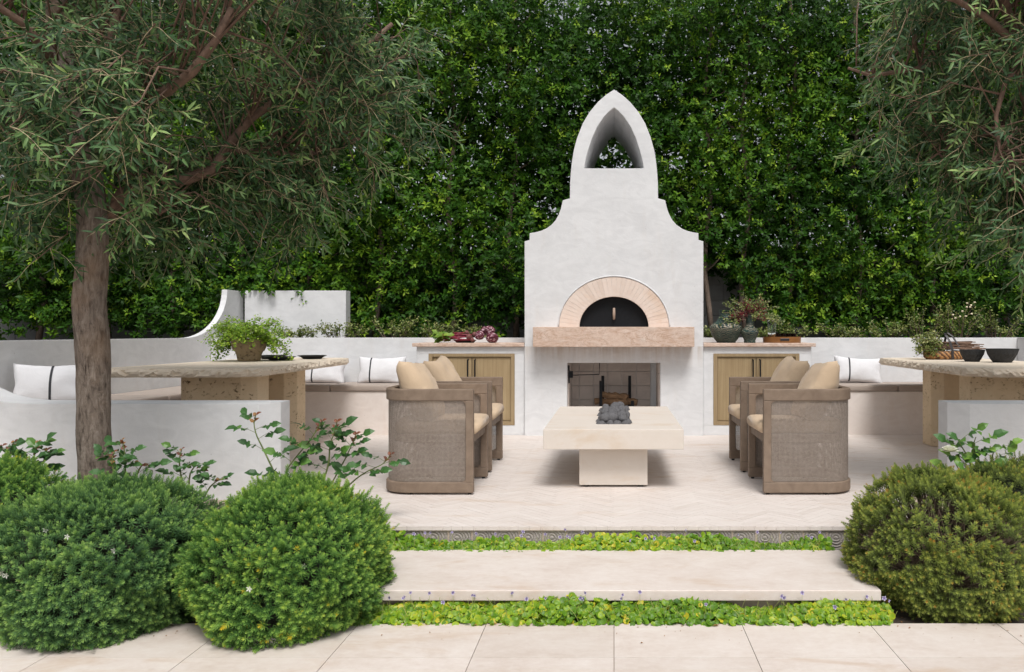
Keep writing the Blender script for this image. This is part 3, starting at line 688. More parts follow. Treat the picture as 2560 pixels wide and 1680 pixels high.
# ================================================================== PILLOWS
def pillow_surf(w, h, t, seed, n=22, pinch=.10):
    rs = random.Random(seed); off = Vector((rs.random() * 50, rs.random() * 50, rs.random() * 50))
    def P(u, v, sgn):
        e = max(0.0, (1 - u * u)) ** .5 * max(0.0, (1 - v * v)) ** .5
        th = t * .5 * (e ** .62)
        x = w / 2 * u * (1 - pinch * (1 - abs(v)) * abs(u) ** 2 * 0.9 * (1 - v * v) ** .5 + 0.0)
        z = h / 2 * v * (1 - pinch * (1 - abs(u)) * abs(v) ** 2 * 0.9 * (1 - u * u) ** .5)
        edge = max(abs(u), abs(v)); q = Vector((x * 9, z * 9, sgn * 3)) + off
        wr = mnoise.noise(q) * .012 * t / .16 + mnoise.noise(Vector((x * 30, z * 30, sgn)) + off) * .010 * (edge ** 3) * (1 if edge < .99 else 0)
        corner = abs(u * v) ** 3; z += corner * 0.015 * (1 if v > 0 else -.3)
        return Vector((x, sgn * (th + wr * min(1, e * 2)), z))
    return P
def pillow(name, lab, grp, mat, w, h, t, loc, rz, tilt, seed, stripe=None, yaw2=0):
    P = pillow_surf(w, h, t, seed); n = 24; mb = MB()
    for sgn in (-1, 1):
        vs_ = [P(-1 + 2 * i / n, -1 + 2 * j / n, sgn) for j in range(n + 1) for i in range(n + 1)]
        fs = []
        for j in range(n):
            for i in range(n):
                a = j * (n + 1) + i; f = (a, a + 1, a + n + 2, a + n + 1); fs.append(f if sgn < 0 else f[::-1])
        mb.add(vs_, fs)
    me = mb.mesh(name, mat, smooth=True, recalc=False)
    bm = bmesh.new(); bm.from_mesh(me); bmesh.ops.remove_doubles(bm, verts=bm.verts, dist=.0004); bmesh.ops.recalc_face_normals(bm, faces=bm.faces); bm.to_mesh(me); bm.free()
    me.polygons.foreach_set('use_smooth', [True] * len(me.polygons))
    o = link(name, me); o.location = loc; o.rotation_euler = (Matrix.Rotation(rz, 3, 'Z') @ Matrix.Rotation(tilt, 3, 'X') @ Matrix.Rotation(yaw2, 3, 'Y')).to_euler()
    tag(o, lab, 'pillow', grp)
    if stripe is not None:
        sb = MB(); m = 30
        for sgn in (-1, 1):
            vs_ = []
            for j in range(m + 1):
                v = -0.985 + 1.97 * j / m
                for k in range(3): p = P(stripe - .03 + .03 * k, v, sgn); vs_.append(p + Vector((0, sgn * .0025, 0)))
            sb.add(vs_, [(j * 3 + k, j * 3 + k + 1, (j + 1) * 3 + k + 1, (j + 1) * 3 + k) for j in range(m) for k in range(2)])
        so = sb.build('stripe', M['black_ribbon'], o, world=False, smooth=True)
    return o
gW = 'white pillows with a black stripe on the benches'
pillow('striped_pillow', 'white pillow with black stripe nearest the left counter', gW, M['white_fabric'], .50, .28, .15, (-2.44, 8.20, .630), 0, R(-14), 1, -.42)
pillow('striped_pillow', 'white pillow with black stripe half hidden under the left table edge', gW, M['white_fabric'], .50, .27, .15, (-3.06, 8.17, .622), 0, R(-20), 2, -.30)
pillow('striped_pillow', 'white pillow with black stripe in the corner left of the olive trunk', gW, M['white_fabric'], .50, .30, .16, (-4.04, 5.62, .655), R(22), R(-18), 3, 0.0)
pillow('striped_pillow', 'white pillow with black stripe on the right bench', gW, M['white_fabric'], .50, .27, .15, (2.56, 8.19, .632), 0, R(-16), 4, -.42, R(4))

# ================================================================== STONE TABLES
def stone_table(s):
    side = 'left under the olive tree' if s < 0 else 'right with basket and bowls'
    root = thing('stone_table', f'chiselled edge stone slab table on travertine legs, {side}', 'table', (s * 3.05, 6.6, 0))
    cor = [(3.64, 5.55), (3.55, 5.46), (2.66, 5.47), (2.53, 5.60), (2.62, 7.68), (2.72, 7.80), (3.45, 7.86), (3.56, 7.74)]
    pts = []
    for i in range(len(cor)):
        a, b = Vector(cor[i]), Vector(cor[(i + 1) % len(cor)]); n = max(1, int((b - a).length / .022))
        for j in range(n): pts.append(a + (b - a) * j / n)
    c0 = Vector((3.07, 6.65)); rs = random.Random(5 + s); secs = []
    lv = [(.716, -.014, .005), (.725, .002, .012), (.740, .014, .017), (.756, .013, .016), (.770, .004, .010), (.7795, -.006, .003)]
    for z, off, jit in lv:
        ring = []
        for i, p in enumerate(pts):
            d = (p - c0).normalized(); big = mnoise.noise(Vector((p.x * 7, p.y * 7, z * 22 + s))) * .013
            q = p + d * (off + rs.uniform(-jit, jit) + big)
            ring.append((s * q.x, q.y, z + (rs.uniform(-.003, .003) if .72 < z < .775 else 0)))
        secs.append(ring)
    MB().loft(secs).build('slab', M['tabletop'], root)
    for (x0, x1, y0, y1, ch) in ((2.75, 3.34, 5.93, 6.30, .085), (2.87, 3.40, 6.98, 7.34, .085)):
        pl = [(x0 + ch, y0), (x1 - ch, y0), (x1, y0 + ch), (x1, y1 - ch), (x1 - ch, y1), (x0 + ch, y1), (x0, y1 - ch), (x0, y0 + ch)]
        MB().prism(pl, lambda x, y: (s * x, y, 0.002), lambda x, y: (s * x, y, .7195)).build('leg', M['travertine'], root, bevel=.006)
stone_table(-1); stone_table(1)
TZ = 0.78

# ================================================================== FIRE TABLE
ft = thing('fire_table', 'low cream concrete fire table with a trough of dark lava stones', 'table', (0, 5.9, 0))
xa, xb, ya, yb, z0, z1 = -.462, .455, 5.083, 6.668, .27, .40; ha, hb, hc, hd_ = -.115, .115, 5.385, 6.38
o_ = [(xa, ya), (xb, ya), (xb, yb), (xa, yb)]; i_ = [(ha, hc), (hb, hc), (hb, hd_), (ha, hd_)]
vs_ = [(x, y, z1) for x, y in o_] + [(x, y, z1) for x, y in i_] + [(x, y, z0) for x, y in o_] + [(x, y, z0 + .04) for x, y in i_]
fs = []
for i in range(4):
    j = (i + 1) % 4; fs += [(i, j, 4 + j, 4 + i), (i, j, 8 + j, 8 + i), (4 + i, 4 + j, 12 + j, 12 + i)]
fs += [(8, 9, 10, 11), (12, 13, 14, 15)]
MB().add(vs_, fs).build('top', M['table_concrete'], ft, bevel=.004)
MB().box((-.232, 5.207, .014), (.224, 6.54, .2695)).build('base', M['table_concrete'], ft, bevel=.003)
MB().box((ha + .001, hc + .001, z0 + .041), (hb - .001, hd_ - .001, z0 + .055)).build('tray', M['black_metal'], ft)
for x in (-.185, .178):
    for y in (5.245, 6.50): MB().lathe([(0.0, 0), (.021, 0), (.021, .015), (0, .0155)], 14, (x, y, 0)).build('foot', M['rubber'], ft)
def stone_mesh(seed):
    bm = bmesh.new(); bmesh.ops.create_icosphere(bm, subdivisions=3, radius=1); rs = random.Random(seed); off = Vector((rs.random() * 40, rs.random() * 40, 0))
    for v in bm.verts: v.co *= 1 + .22 * mnoise.noise(v.co * 1.1 + off) + .05 * mnoise.noise(v.co * 4 + off)
    me = bpy.data.meshes.new('lava_stone'); bm.to_mesh(me); bm.free(); me.polygons.foreach_set('use_smooth', [True] * len(me.polygons)); me.materials.append(M['lava']); return me
sm = [stone_mesh(i) for i in range(7)]; rs = random.Random(3)
def stone(x, y, z, r):
    o = link('lava_stone', rs.choice(sm)); o.location = (x, y, z); o.scale = (r * rs.uniform(.95, 1.3), r * rs.uniform(.9, 1.2), r * rs.uniform(.75, .95)); o.rotation_euler = (rs.uniform(-.4, .4), rs.uniform(-.4, .4), rs.uniform(0, 6.28))
    tag(o, 'rounded dark grey lava stone in the trough of the fire table', 'stone', 'lava stones in the fire table')
for j in range(15):
    for i in range(4):
        stone(-.087 + i * .058 + rs.uniform(-.008, .008), 5.418 + j * .066 + rs.uniform(-.010, .010) + (.022 if i % 2 else 0) * (j < 14), .392 + rs.uniform(-.010, .012), rs.uniform(.027, .036))
for j in range(11):
    for i in range(3):
        stone(-.058 + i * .058 + rs.uniform(-.014, .014), 5.475 + j * .079 + rs.uniform(-.02, .02), .430 + rs.uniform(-.006, .012) + (.008 if i == 1 else 0), rs.uniform(.026, .038))

# ================================================================== ARMCHAIRS
def chair_path(off=0.0):
    hw, r, dx = .298 - off, .19 - off * .6, .60 - off
    p = [(0, -hw), (-.10, -hw), (-.20, -hw), (-.30, -hw)]
    cx, cy = -(dx - r), -(hw - r)
    p += [(cx - r * math.sin(R(a)), cy - r * math.cos(R(a))) for a in range(0, 91, 9)]
    q = [(x, -y) for x, y in p[::-1]]
    return p + [(-dx, 0)] + q
def make_chair(name, lab):
    root = thing(name, lab, 'armchair', group='cane armchairs around the fire table')
    out, inn = chair_path(0), chair_path(.046)
    def band(nm, z0_, z1_, o1, i1, mat, bev=.006):
        secs = [[(*a, z0_), (*a, z1_), (*b, z1_), (*b, z0_)] for a, b in zip(o1, i1)]
        return MB().loft(secs).build(nm, mat, root, False, bevel=bev)
    band('top_rail', .598, .672, out, inn, M['chair_wood'])
    band('bottom_rail', .012, .080, out, inn, M['chair_wood'])
    for s in (-1, 1):
        pl = MB(); y0_, y1_ = sorted((s * .298, s * .252))
        pl.box((-.049, y0_ + .0008, .0795), (-.0008, y1_ - .0008, .5985)); pl.build('front_post', M['chair_wood'], root, False, bevel=.004)
        cf = MB()   # rounded corners of the cane opening
        for zc, up in ((.598, -1), (.080, 1)):
            q = [(-.049, zc), (-.049, zc + up * .032)] + [(-.049 - .032 + .032 * math.cos(R(a)), zc + up * (.032 - .032 * math.sin(R(a)))) for a in range(0, 91, 15)] + [(-.081, zc)]
            cf.prism(q, lambda x, z: (x, y0_ + .003, z), lambda x, z: (x, y1_ - .003, z))
        cf.build('corner_block', M['chair_wood'], root, False)
    cp = chair_path(.013); acc = 0; uv = [0]
    for a, b in zip(cp, cp[1:]): acc += math.dist(a, b); uv.append(acc)
    vs_ = []; us = []
    for (x, y), u in zip(cp, uv):
        x = min(x, -.04); vs_ += [(x, y, .07), (x, y, .605)]; us += [(u, .07), (u, .605)]
    me = bpy.data.meshes.new('cane_panel'); me.from_pydata(vs_, [], [(2 * i, 2 * i + 2, 2 * i + 3, 2 * i + 1) for i in range(len(cp) - 1)])
    ul = me.uv_layers.new(name='UVMap')
    for lp in me.loops: ul.data[lp.index].uv = us[lp.vertex_index]
    me.polygons.foreach_set('use_smooth', [True] * len(me.polygons)); me.materials.append(M['cane']); link('cane_panel', me, root, False)
    ip = chair_path(.050)
    fr = [(min(x, -.012), y) for x, y in ip]
    MB().prism(fr, lambda x, y: (x, y, .325), lambda x, y: (x, y, .378)).build('seat_frame', M['chair_wood'], root, False, bevel=.004)
    cu = MB(); secs = []
    for z, ins in ((.379, .030), (.384, .012), (.400, .002), (.425, .0), (.445, .006), (.458, .022), (.464, .055)):
        secs.append([(x * 1.0 + (.028 - ins if x > -.05 else 0), y * (1 - ins / .27)) if True else 0 for x, y in fr])
        secs[-1] = [(x + (ins * .9 if x < -.35 else 0), y, z + .004 * math.sin(9 * y)) for x, y in secs[-1]]
    cu.loft(secs).build('seat_cushion', M['tan_fabric'], root, False, smooth=True)
    for x in (-.03, -.40):
        for s in (-1, 1): MB().lathe([(0, 0), (.012, 0), (.012, .0115), (0, .012)], 10, (x, s * .268, 0)).build('foot', M['rubber'], root, False)
    return root
def dup(root, lab, loc, rz):
    r = root.copy(); COL.objects.link(r); r.location = loc; r.rotation_euler = (0, 0, rz); r['label'] = lab
    for ch in list(root.children):
        c = ch.copy(); COL.objects.link(c); c.parent = r
    return r
ch0 = make_chair('armchair', 'nearest left cane armchair with teak frame, seen from the side'); ch0.location = (-.895, 5.255, 0)
dup(ch0, 'far left cane armchair with teak frame, next to the left cabinet', (-.903, 6.045, 0), 0)
dup(ch0, 'nearest right cane armchair with teak frame, seen from the side', (.952, 5.255, 0), R(180))
dup(ch0, 'far right cane armchair with teak frame, in front of the right cabinet', (.934, 6.045, 0), R(180))
gT = 'tan pillows in the armchairs'
for s, i, x, y in ((-1, 0, -.895, 5.255), (-1, 1, -.903, 6.045), (1, 0, .952, 5.255), (1, 1, .934, 6.045)):
    lab = f'tan square pillow leaning in the {"nearest" if i == 0 else "far"} {"left" if s < 0 else "right"} armchair'
    pillow('tan_pillow', lab, gT, M['tan_fabric'], .45, .43, .21, (x + s * .405, y + .01, .628), R(90 if s < 0 else -90) + s * R(5 if i else -3), R(-25), 20 + i + s * 3, None, R(4 * s * (1 if i else -1)))

# ================================================================== HEDGE
def rand_unit(n): return norm(rng.normal(size=(n, 3)))
hedge = thing('hedge', 'tall dark green clipped evergreen hedge filling the background', 'hedge', (0, 9.6, 0.93))
for i, x in enumerate((-7.1, -6.3, -5.4, -4.6, -3.75, -2.9, -2.0, -1.25, 1.16, 1.62, 2.2, 3.0, 3.9, 4.8)):
    z = 0.93; pth = [(x + .05 * math.sin(q * 1.3 + i), 9.62 + .04 * math.sin(q + i * 2), z + q * .42) for q in range(13)]
    MB().tube(pth, [.036 - .0017 * q for q in range(13)], 8).build('trunk', M['hedge_trunk'], hedge, smooth=True)
    br = MB()
    for q in range(2, 12):
        for e in range(3):
            a = random.uniform(0, 6.28); p0 = Vector(pth[q]); d = Vector((math.cos(a) * .8, math.sin(a) * .5 - .15, random.uniform(.2, .7)))
            br.tube([p0, p0 + d * .22, p0 + d * .5 + Vector((0, 0, .05))], [.009, .006, .003], 4)
    br.build('branches', M['hedge_trunk'], hedge)['kind'] = 'stuff'
def hedge_leaves(nsh, d0, d1, per, lmin, lmax, zlo=0.95, zhi=5.35, xl=-8.0, xr=5.7):
    c = np.stack([rng.uniform(xl, xr, nsh), d0 + (d1 - d0) * rng.random(nsh) ** 1.3, rng.uniform(zlo, zhi, nsh)], -1)
    # the face of the hedge bulges and hollows; below about 1.6 m beside the fireplace it thins out to bare trunks
    bul = np.sin(c[:, 0] * 2.1 + 1.3 * np.sin(c[:, 2] * 1.7)) * .10 + np.sin(c[:, 2] * 3.1 + c[:, 0] * 1.3) * .08 + np.sin(c[:, 0] * 5.3 - c[:, 2] * 4.1) * .05
    c[:, 1] += bul
    hol = np.sin(c[:, 0] * 3.7 + 2 * np.sin(c[:, 2] * 2.3 + 1)) + np.sin(c[:, 2] * 4.9 + c[:, 0] * 2.2)
    keep = (hol > -1.6) | (rng.random(nsh) < .45)
    near = np.exp(-((np.abs(c[:, 0]) - 1.15) / .62) ** 2)
    floor = 1.02 + near * np.where(c[:, 0] > 0, .85, .30) + .12 * np.sin(c[:, 0] * 6)
    keep &= c[:, 2] > floor - .25 * rng.random(nsh) ** 3
    keep &= ~((np.abs(c[:, 0]) < .9) & (c[:, 1] < 9.2) & (c[:, 2] < 3.2))
    keep &= ~((c[:, 0] < -3.0) & (c[:, 0] > -4.6) & (c[:, 1] < 9.25) & (c[:, 2] < 1.47 - .22 * (np.sin(c[:, 0] * 5.2 + .5) > .55)))
    keep &= ~((np.abs(c[:, 0]) < .32) & (c[:, 2] > 2.9) & (c[:, 2] < 4.1) & (rng.random(nsh) < .50))
    c = c[keep]; n = len(c)
    ax = norm(np.stack([rng.normal(0, .55, n), -0.75 + rng.normal(0, .5, n), .38 + rng.normal(0, .5, n)], -1))
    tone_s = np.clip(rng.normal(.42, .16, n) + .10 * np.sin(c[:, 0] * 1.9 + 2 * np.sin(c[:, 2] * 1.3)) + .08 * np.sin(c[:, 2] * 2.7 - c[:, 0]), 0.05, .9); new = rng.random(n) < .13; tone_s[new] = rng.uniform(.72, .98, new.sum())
    P = []; D = []; NN = []; S = []; T = []
    side = norm(np.cross(ax, rand_unit(n))); oth = np.cross(ax, side)
    for j in range(per):
        ang = j * 2.4 + rng.normal(0, .3, n); rad = side * np.cos(ang)[:, None] + oth * np.sin(ang)[:, None]
        up = .25 + .9 * j / per
        d = norm(rad + ax * (up + rng.normal(0, .15, n))[:, None] + np.array([0, 0, -.12]))
        P.append(c + ax * (.075 * j / per) + d * .006); D.append(d); NN.append(norm(ax * 1.1 - rad * .5 + np.array([0, -.15, .45])))
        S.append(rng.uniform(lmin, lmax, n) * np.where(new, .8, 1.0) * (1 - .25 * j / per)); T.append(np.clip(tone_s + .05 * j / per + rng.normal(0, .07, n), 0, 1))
    P, D, NN, S, T = map(np.concatenate, (P, D, NN, S, T))
    return P, frames(D, NN, S), T, S
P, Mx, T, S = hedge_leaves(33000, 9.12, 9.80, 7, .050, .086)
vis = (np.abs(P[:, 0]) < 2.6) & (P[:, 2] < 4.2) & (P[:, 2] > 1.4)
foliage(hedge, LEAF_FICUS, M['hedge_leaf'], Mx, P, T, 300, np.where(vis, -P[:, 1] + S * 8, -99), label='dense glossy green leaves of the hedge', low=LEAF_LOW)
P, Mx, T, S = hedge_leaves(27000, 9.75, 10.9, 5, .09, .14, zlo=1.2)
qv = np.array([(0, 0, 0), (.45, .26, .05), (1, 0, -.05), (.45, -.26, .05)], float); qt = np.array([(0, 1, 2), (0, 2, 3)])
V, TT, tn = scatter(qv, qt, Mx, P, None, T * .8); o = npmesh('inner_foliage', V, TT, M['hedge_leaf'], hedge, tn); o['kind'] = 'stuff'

# ================================================================== OLIVE TREES
def olive(root, trunk, trunk_r, limbs, lobes, seed, ntw, nsub):
    rs = np.random.default_rng(seed); rr = random.Random(seed)
    fp_, fr_ = [], []
    for i in range(len(trunk) - 1):
        for q in range(7): fp_.append(Vector(trunk[i]).lerp(Vector(trunk[i + 1]), q / 7)); fr_.append(trunk_r[i] + (trunk_r[i + 1] - trunk_r[i]) * q / 7)
    fp_.append(Vector(trunk[-1])); fr_.append(trunk_r[-1])
    for _ in range(6): fp_ = [fp_[0]] + [(fp_[i - 1] + fp_[i] * 2 + fp_[i + 1]) / 4 for i in range(1, len(fp_) - 1)] + [fp_[-1]]
    trunk = [tuple(p) for p in fp_]; mb = MB(); mb.tube(trunk, fr_, 48)
    nv = []
    for v in mb.v:
        q = Vector(v); n = mnoise.noise(Vector((q.x * 7, q.y * 7, q.z * 2.3))) * .012 + mnoise.noise(Vector((q.x * 26, q.y * 26, q.z * 7))) * .005 + mnoise.noise(Vector((q.x * 70, q.y * 70, q.z * 16))) * .0028 - .012 * max(0, mnoise.noise(Vector((q.x * 30, q.y * 30, q.z * 3.5 + 9))) - .42)
        ctr = Vector((min(trunk, key=lambda t: abs(t[2] - q.z))[0], min(trunk, key=lambda t: abs(t[2] - q.z))[1], q.z)); d = (q - ctr)
        nv.append(tuple(q + d.normalized() * n) if d.length > 1e-5 else tuple(q))
    mb.v = nv; mb.build('trunk', M['bark'], root, smooth=True)
    anchors = []
    for pth, r0, r1 in limbs:
        n = len(pth); MB().tube(pth, [r0 + (r1 - r0) * i / (n - 1) for i in range(n)], 9).build('limb', M['limb'], root, smooth=True)
        for a, b in zip(pth, pth[1:]):
            for t in (0, .33, .66): anchors.append(Vector(a).lerp(Vector(b), t))
    # secondary branches from the limbs into the crown
    w = np.array([l[6] for l in lobes]); w = w / w.sum(); sb = MB(); bases = []
    for i in range(nsub):
        l = lobes[rs.choice(len(lobes), p=w)]; u = norm(rs.normal(size=3)); rad = rs.random() ** (1 / 2.6)
        e = Vector((l[0] + u[0] * l[3] * rad, l[1] + u[1] * l[4] * rad, l[2] + u[2] * l[5] * rad))
        a = min(rr.sample(anchors, min(len(anchors), 9)), key=lambda p: (p - e).length)
        m1 = a.lerp(e, .4) + Vector((rr.uniform(-.08, .08), rr.uniform(-.08, .08), .14)); m2 = a.lerp(e, .75) + Vector((rr.uniform(-.06, .06), rr.uniform(-.06, .06), .08))
        r0 = rr.uniform(.0045, .008); sb.tube([a, m1, m2, e], [r0, r0 * .7, r0 * .5, .003], 5)
        for t in np.linspace(.15, 1, 5): bases.append(((m1.lerp(m2, t * 2) if t < .5 else m2.lerp(e, t * 2 - 1)), (e - a).normalized()))
    sb.build('branches', M['limb'], root, smooth=True)['kind'] = 'stuff'
    tws = MB(); P = []; D = []; NN = []; S = []; T = []
    for i in range(ntw):
        b, dr = bases[rr.randrange(len(bases))]
        d = Vector((rr.gauss(0, .6), rr.gauss(0, .6), rr.gauss(-.05, .5))) + dr * .5; d.normalize()
        L = rr.uniform(.14, .32); droop = rr.uniform(.3, 1.4); p = b.copy(); pts = [p.copy()]; seg = 6
        for k in range(seg):
            d = (d + Vector((0, 0, -droop * .16)) + Vector((rr.gauss(0, .07), rr.gauss(0, .07), rr.gauss(0, .07)))).normalized()
            if k >= 4: d = (d + Vector((0, 0, .25))).normalized()
            p = p + d * L / seg; pts.append(p.copy())
        tws.tube(pts, [.0022 - .0002 * k for k in range(seg + 1)], 3, cap=False)
        base = rr.gauss(.34, .21); nl = int(L / .0175); fresh = rr.random() < .36
        for k in range(nl):
            s = (k + .6) / nl; f = s * seg; i0 = min(int(f), seg - 1); q = pts[i0].lerp(pts[i0 + 1], f - i0); ax = (pts[i0 + 1] - pts[i0]).normalized()
            if s < .12: continue
            sd_ = ax.cross(Vector((0, 0, 1)));
            if sd_.length < .1: sd_ = Vector((1, 0, 0))
            sd_.normalize(); ot = ax.cross(sd_); rot = (k // 2) * 1.57 + rr.gauss(0, .35); sg = 1 if k % 2 else -1
            rad = (sd_ * math.cos(rot) + ot * math.sin(rot)) * sg
            dl = (rad + ax * (.45 + .75 * s) + Vector((0, 0, rr.uniform(-.25, .15)))).normalized()
            P.append(q); D.append(dl); NN.append(Vector((rr.gauss(0, .5), rr.gauss(-1.0, .5), .75)) + rad * .0 + ax * .3); S.append(rr.uniform(.052, .084) * (1 - .35 * max(0, s - .7)))
            T.append(base + rr.gauss(0, .08) + (.42 * max(0, s - .6) / .4 if fresh else .15 * max(0, s - .7)))
    P, D, NN = (np.array([tuple(v) for v in a]) for a in (P, D, NN)); S = np.array(S); T = np.clip(np.array(T), 0, 1)
    keep = P[:, 1] > 2.4
    P, D, NN, S, T = P[keep], D[keep], NN[keep], S[keep], T[keep]
    tws.build('twigs', M['twig'], root)['kind'] = 'stuff'
    inview = (P[:, 2] < EYE + .425 * P[:, 1]) & (P[:, 0] / P[:, 1] > -.78) & (P[:, 0] / P[:, 1] < .52)
    foliage(root, LEAF_OLIVE, M['olive_leaf'], frames(D, NN, S), P, T, 300, np.where(inview, S / P[:, 1], -9), label='narrow grey green olive leaves')

tl = thing('olive_tree', 'olive tree with thick brown trunk and spreading crown on the left', 'tree', (-2.83, 4.25, -.1))
olive(tl, [(-2.80, 4.25, -.25), (-2.815, 4.25, .15), (-2.83, 4.25, .45), (-2.838, 4.25, .75), (-2.845, 4.25, 1.0), (-2.855, 4.25, 1.2), (-2.84, 4.25, 1.42), (-2.84, 4.26, 1.62), (-2.87, 4.27, 1.85), (-2.93, 4.28, 2.1), (-3.0, 4.3, 2.35), (-3.06, 4.32, 2.6), (-3.12, 4.34, 2.95), (-3.2, 4.4, 3.4)],
      [.088, .082, .080, .079, .078, .078, .077, .075, .073, .067, .066, .058, .05, .035],
      [([px(*p) for p in ((255, 560, 4.3), (309, 484, 4.36), (381, 461, 4.42), (470, 447, 4.5), (538, 422, 4.58), (569, 367, 4.62), (627, 296, 4.7), (699, 246, 4.8), (800, 196, 4.95), (900, 130, 5.1), (980, 60, 5.2))], .040, .014),
       ([px(*p) for p in ((225, 350, 4.3), (290, 290, 4.25), (345, 258, 4.2), (420, 225, 4.15), (480, 180, 4.1), (540, 100, 4.1), (580, 20, 4.1))], .042, .016),
       ([px(*p) for p in ((200, 250, 4.3), (260, 140, 4.3), (285, 70, 4.35), (300, -40, 4.4), (350, -160, 4.5))], .036, .016),
       ([px(*p) for p in ((190, 330, 4.3), (120, 290, 4.2), (40, 270, 4.1), (-60, 240, 4.0), (-150, 180, 4.0))], .034, .014),
       ([px(*p) for p in ((150, 180, 4.3), (60, 60, 4.15), (0, 20, 4.05), (-80, -40, 4.0))], .03, .012),
       ([px(*p) for p in ((569, 380, 4.62), (660, 378, 4.75), (760, 390, 4.9), (850, 370, 5.1), (930, 330, 5.25))], .02, .008),
       ([px(*p) for p in ((381, 465, 4.42), (420, 480, 4.42), (420, 520, 4.4), (395, 535, 4.38))], .017, .012)],
      [(-2.7, 4.5, 2.55, 1.0, .75, .65, 1.3), (-1.62, 5.05, 2.62, .60, .55, .62, .9), (-1.95, 4.95, 2.05, .55, .5, .50, .75), (-2.40, 4.85, 1.80, .60, .45, .42, .7), (-3.05, 4.25, 1.75, .65, .5, .42, .7), (-2.85, 3.85, 2.05, .70, .32, .55, .9), (-2.4, 4.4, 3.25, 1.4, 1.2, .50, 2.0)],  # last lobe, mostly out of view overhead, made denser for the shade it casts
      11, 2650, 280)
tr = thing('olive_tree', 'olive tree reaching in from the right edge with hanging grey green branches', 'tree', (3.15, 4.4, -.1))
olive(tr, [(3.15, 4.4, -.25), (3.14, 4.4, .4), (3.12, 4.41, .9), (3.08, 4.42, 1.4), (3.0, 4.45, 1.9), (2.92, 4.5, 2.3), (2.80, 4.52, 2.7), (2.66, 4.55, 3.1), (2.5, 4.6, 3.5)],
      [.105, .098, .095, .09, .08, .066, .055, .046, .03],
      [([px(*p) for p in ((2640, 520, 4.45), (2572, 260, 4.5), (2545, 120, 4.5), (2500, -30, 4.5), (2440, -150, 4.5))], .045, .022),
       ([px(*p) for p in ((2572, 150, 4.45), (2520, 90, 4.4), (2460, 40, 4.4), (2390, 0, 4.4), (2300, -20, 4.45))], .026, .012),
       ([px(*p) for p in ((2610, 235, 4.4), (2555, 150, 4.35), (2512, 210, 4.3), (2490, 290, 4.3), (2500, 380, 4.3), (2470, 420, 4.3))], .018, .008),
       ([px(*p) for p in ((2600, 330, 4.5), (2500, 330, 4.6), (2400, 350, 4.7), (2320, 400, 4.7))], .016, .007),
       ([px(*p) for p in ((2560, 60, 4.6), (2440, 120, 4.8), (2300, 170, 4.9), (2180, 190, 5.0), (2120, 170, 5.0))], .022, .008)],
      [(2.55, 4.6, 2.6, .85, .7, .65, 1.2), (1.78, 4.9, 2.65, .50, .5, .58, .75), (2.05, 4.75, 2.15, .48, .45, .42, .6), (2.45, 4.5, 1.75, .42, .45, .42, .7), (2.62, 4.3, 1.60, .46, .4, .38, .7), (2.5, 4.6, 3.3, 1.2, 1.1, .5, 1.7)],
      12, 2100, 230)

# ================================================================== ROUND BUSHES
def sprig(L, K, el0, el1):
    v = []; t = []; tn = []
    for k in range(K):
        s = k / (K - 1); x0 = L * s; nn = 5
        for j in range(nn):
            a = j * 2 * math.pi / nn + k * .63; el = el0 + (el1 - el0) * s ** 1.2
            d = np.array([math.sin(el), math.cos(el) * math.cos(a), math.cos(el) * math.sin(a)]); ll = .030 * (1 - .45 * s)
            sd_ = np.array([0, -math.sin(a), math.cos(a)]) * .0027; b = np.array([x0, 0, 0]); n = len(v)
            v += [b, b + d * ll * .5 + sd_, b + d * ll + np.array([.003, 0, 0]), b + d * ll * .5 - sd_]; t += [(n, n + 1, n + 2), (n, n + 2, n + 3)]
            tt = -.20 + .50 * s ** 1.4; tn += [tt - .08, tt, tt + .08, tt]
    return np.array(v), np.array(t), np.array(tn)
SPRIG_SHORT = sprig(.026, 4, .08, 1.05); SPRIG_LONG = sprig(.075, 8, .45, 1.05)
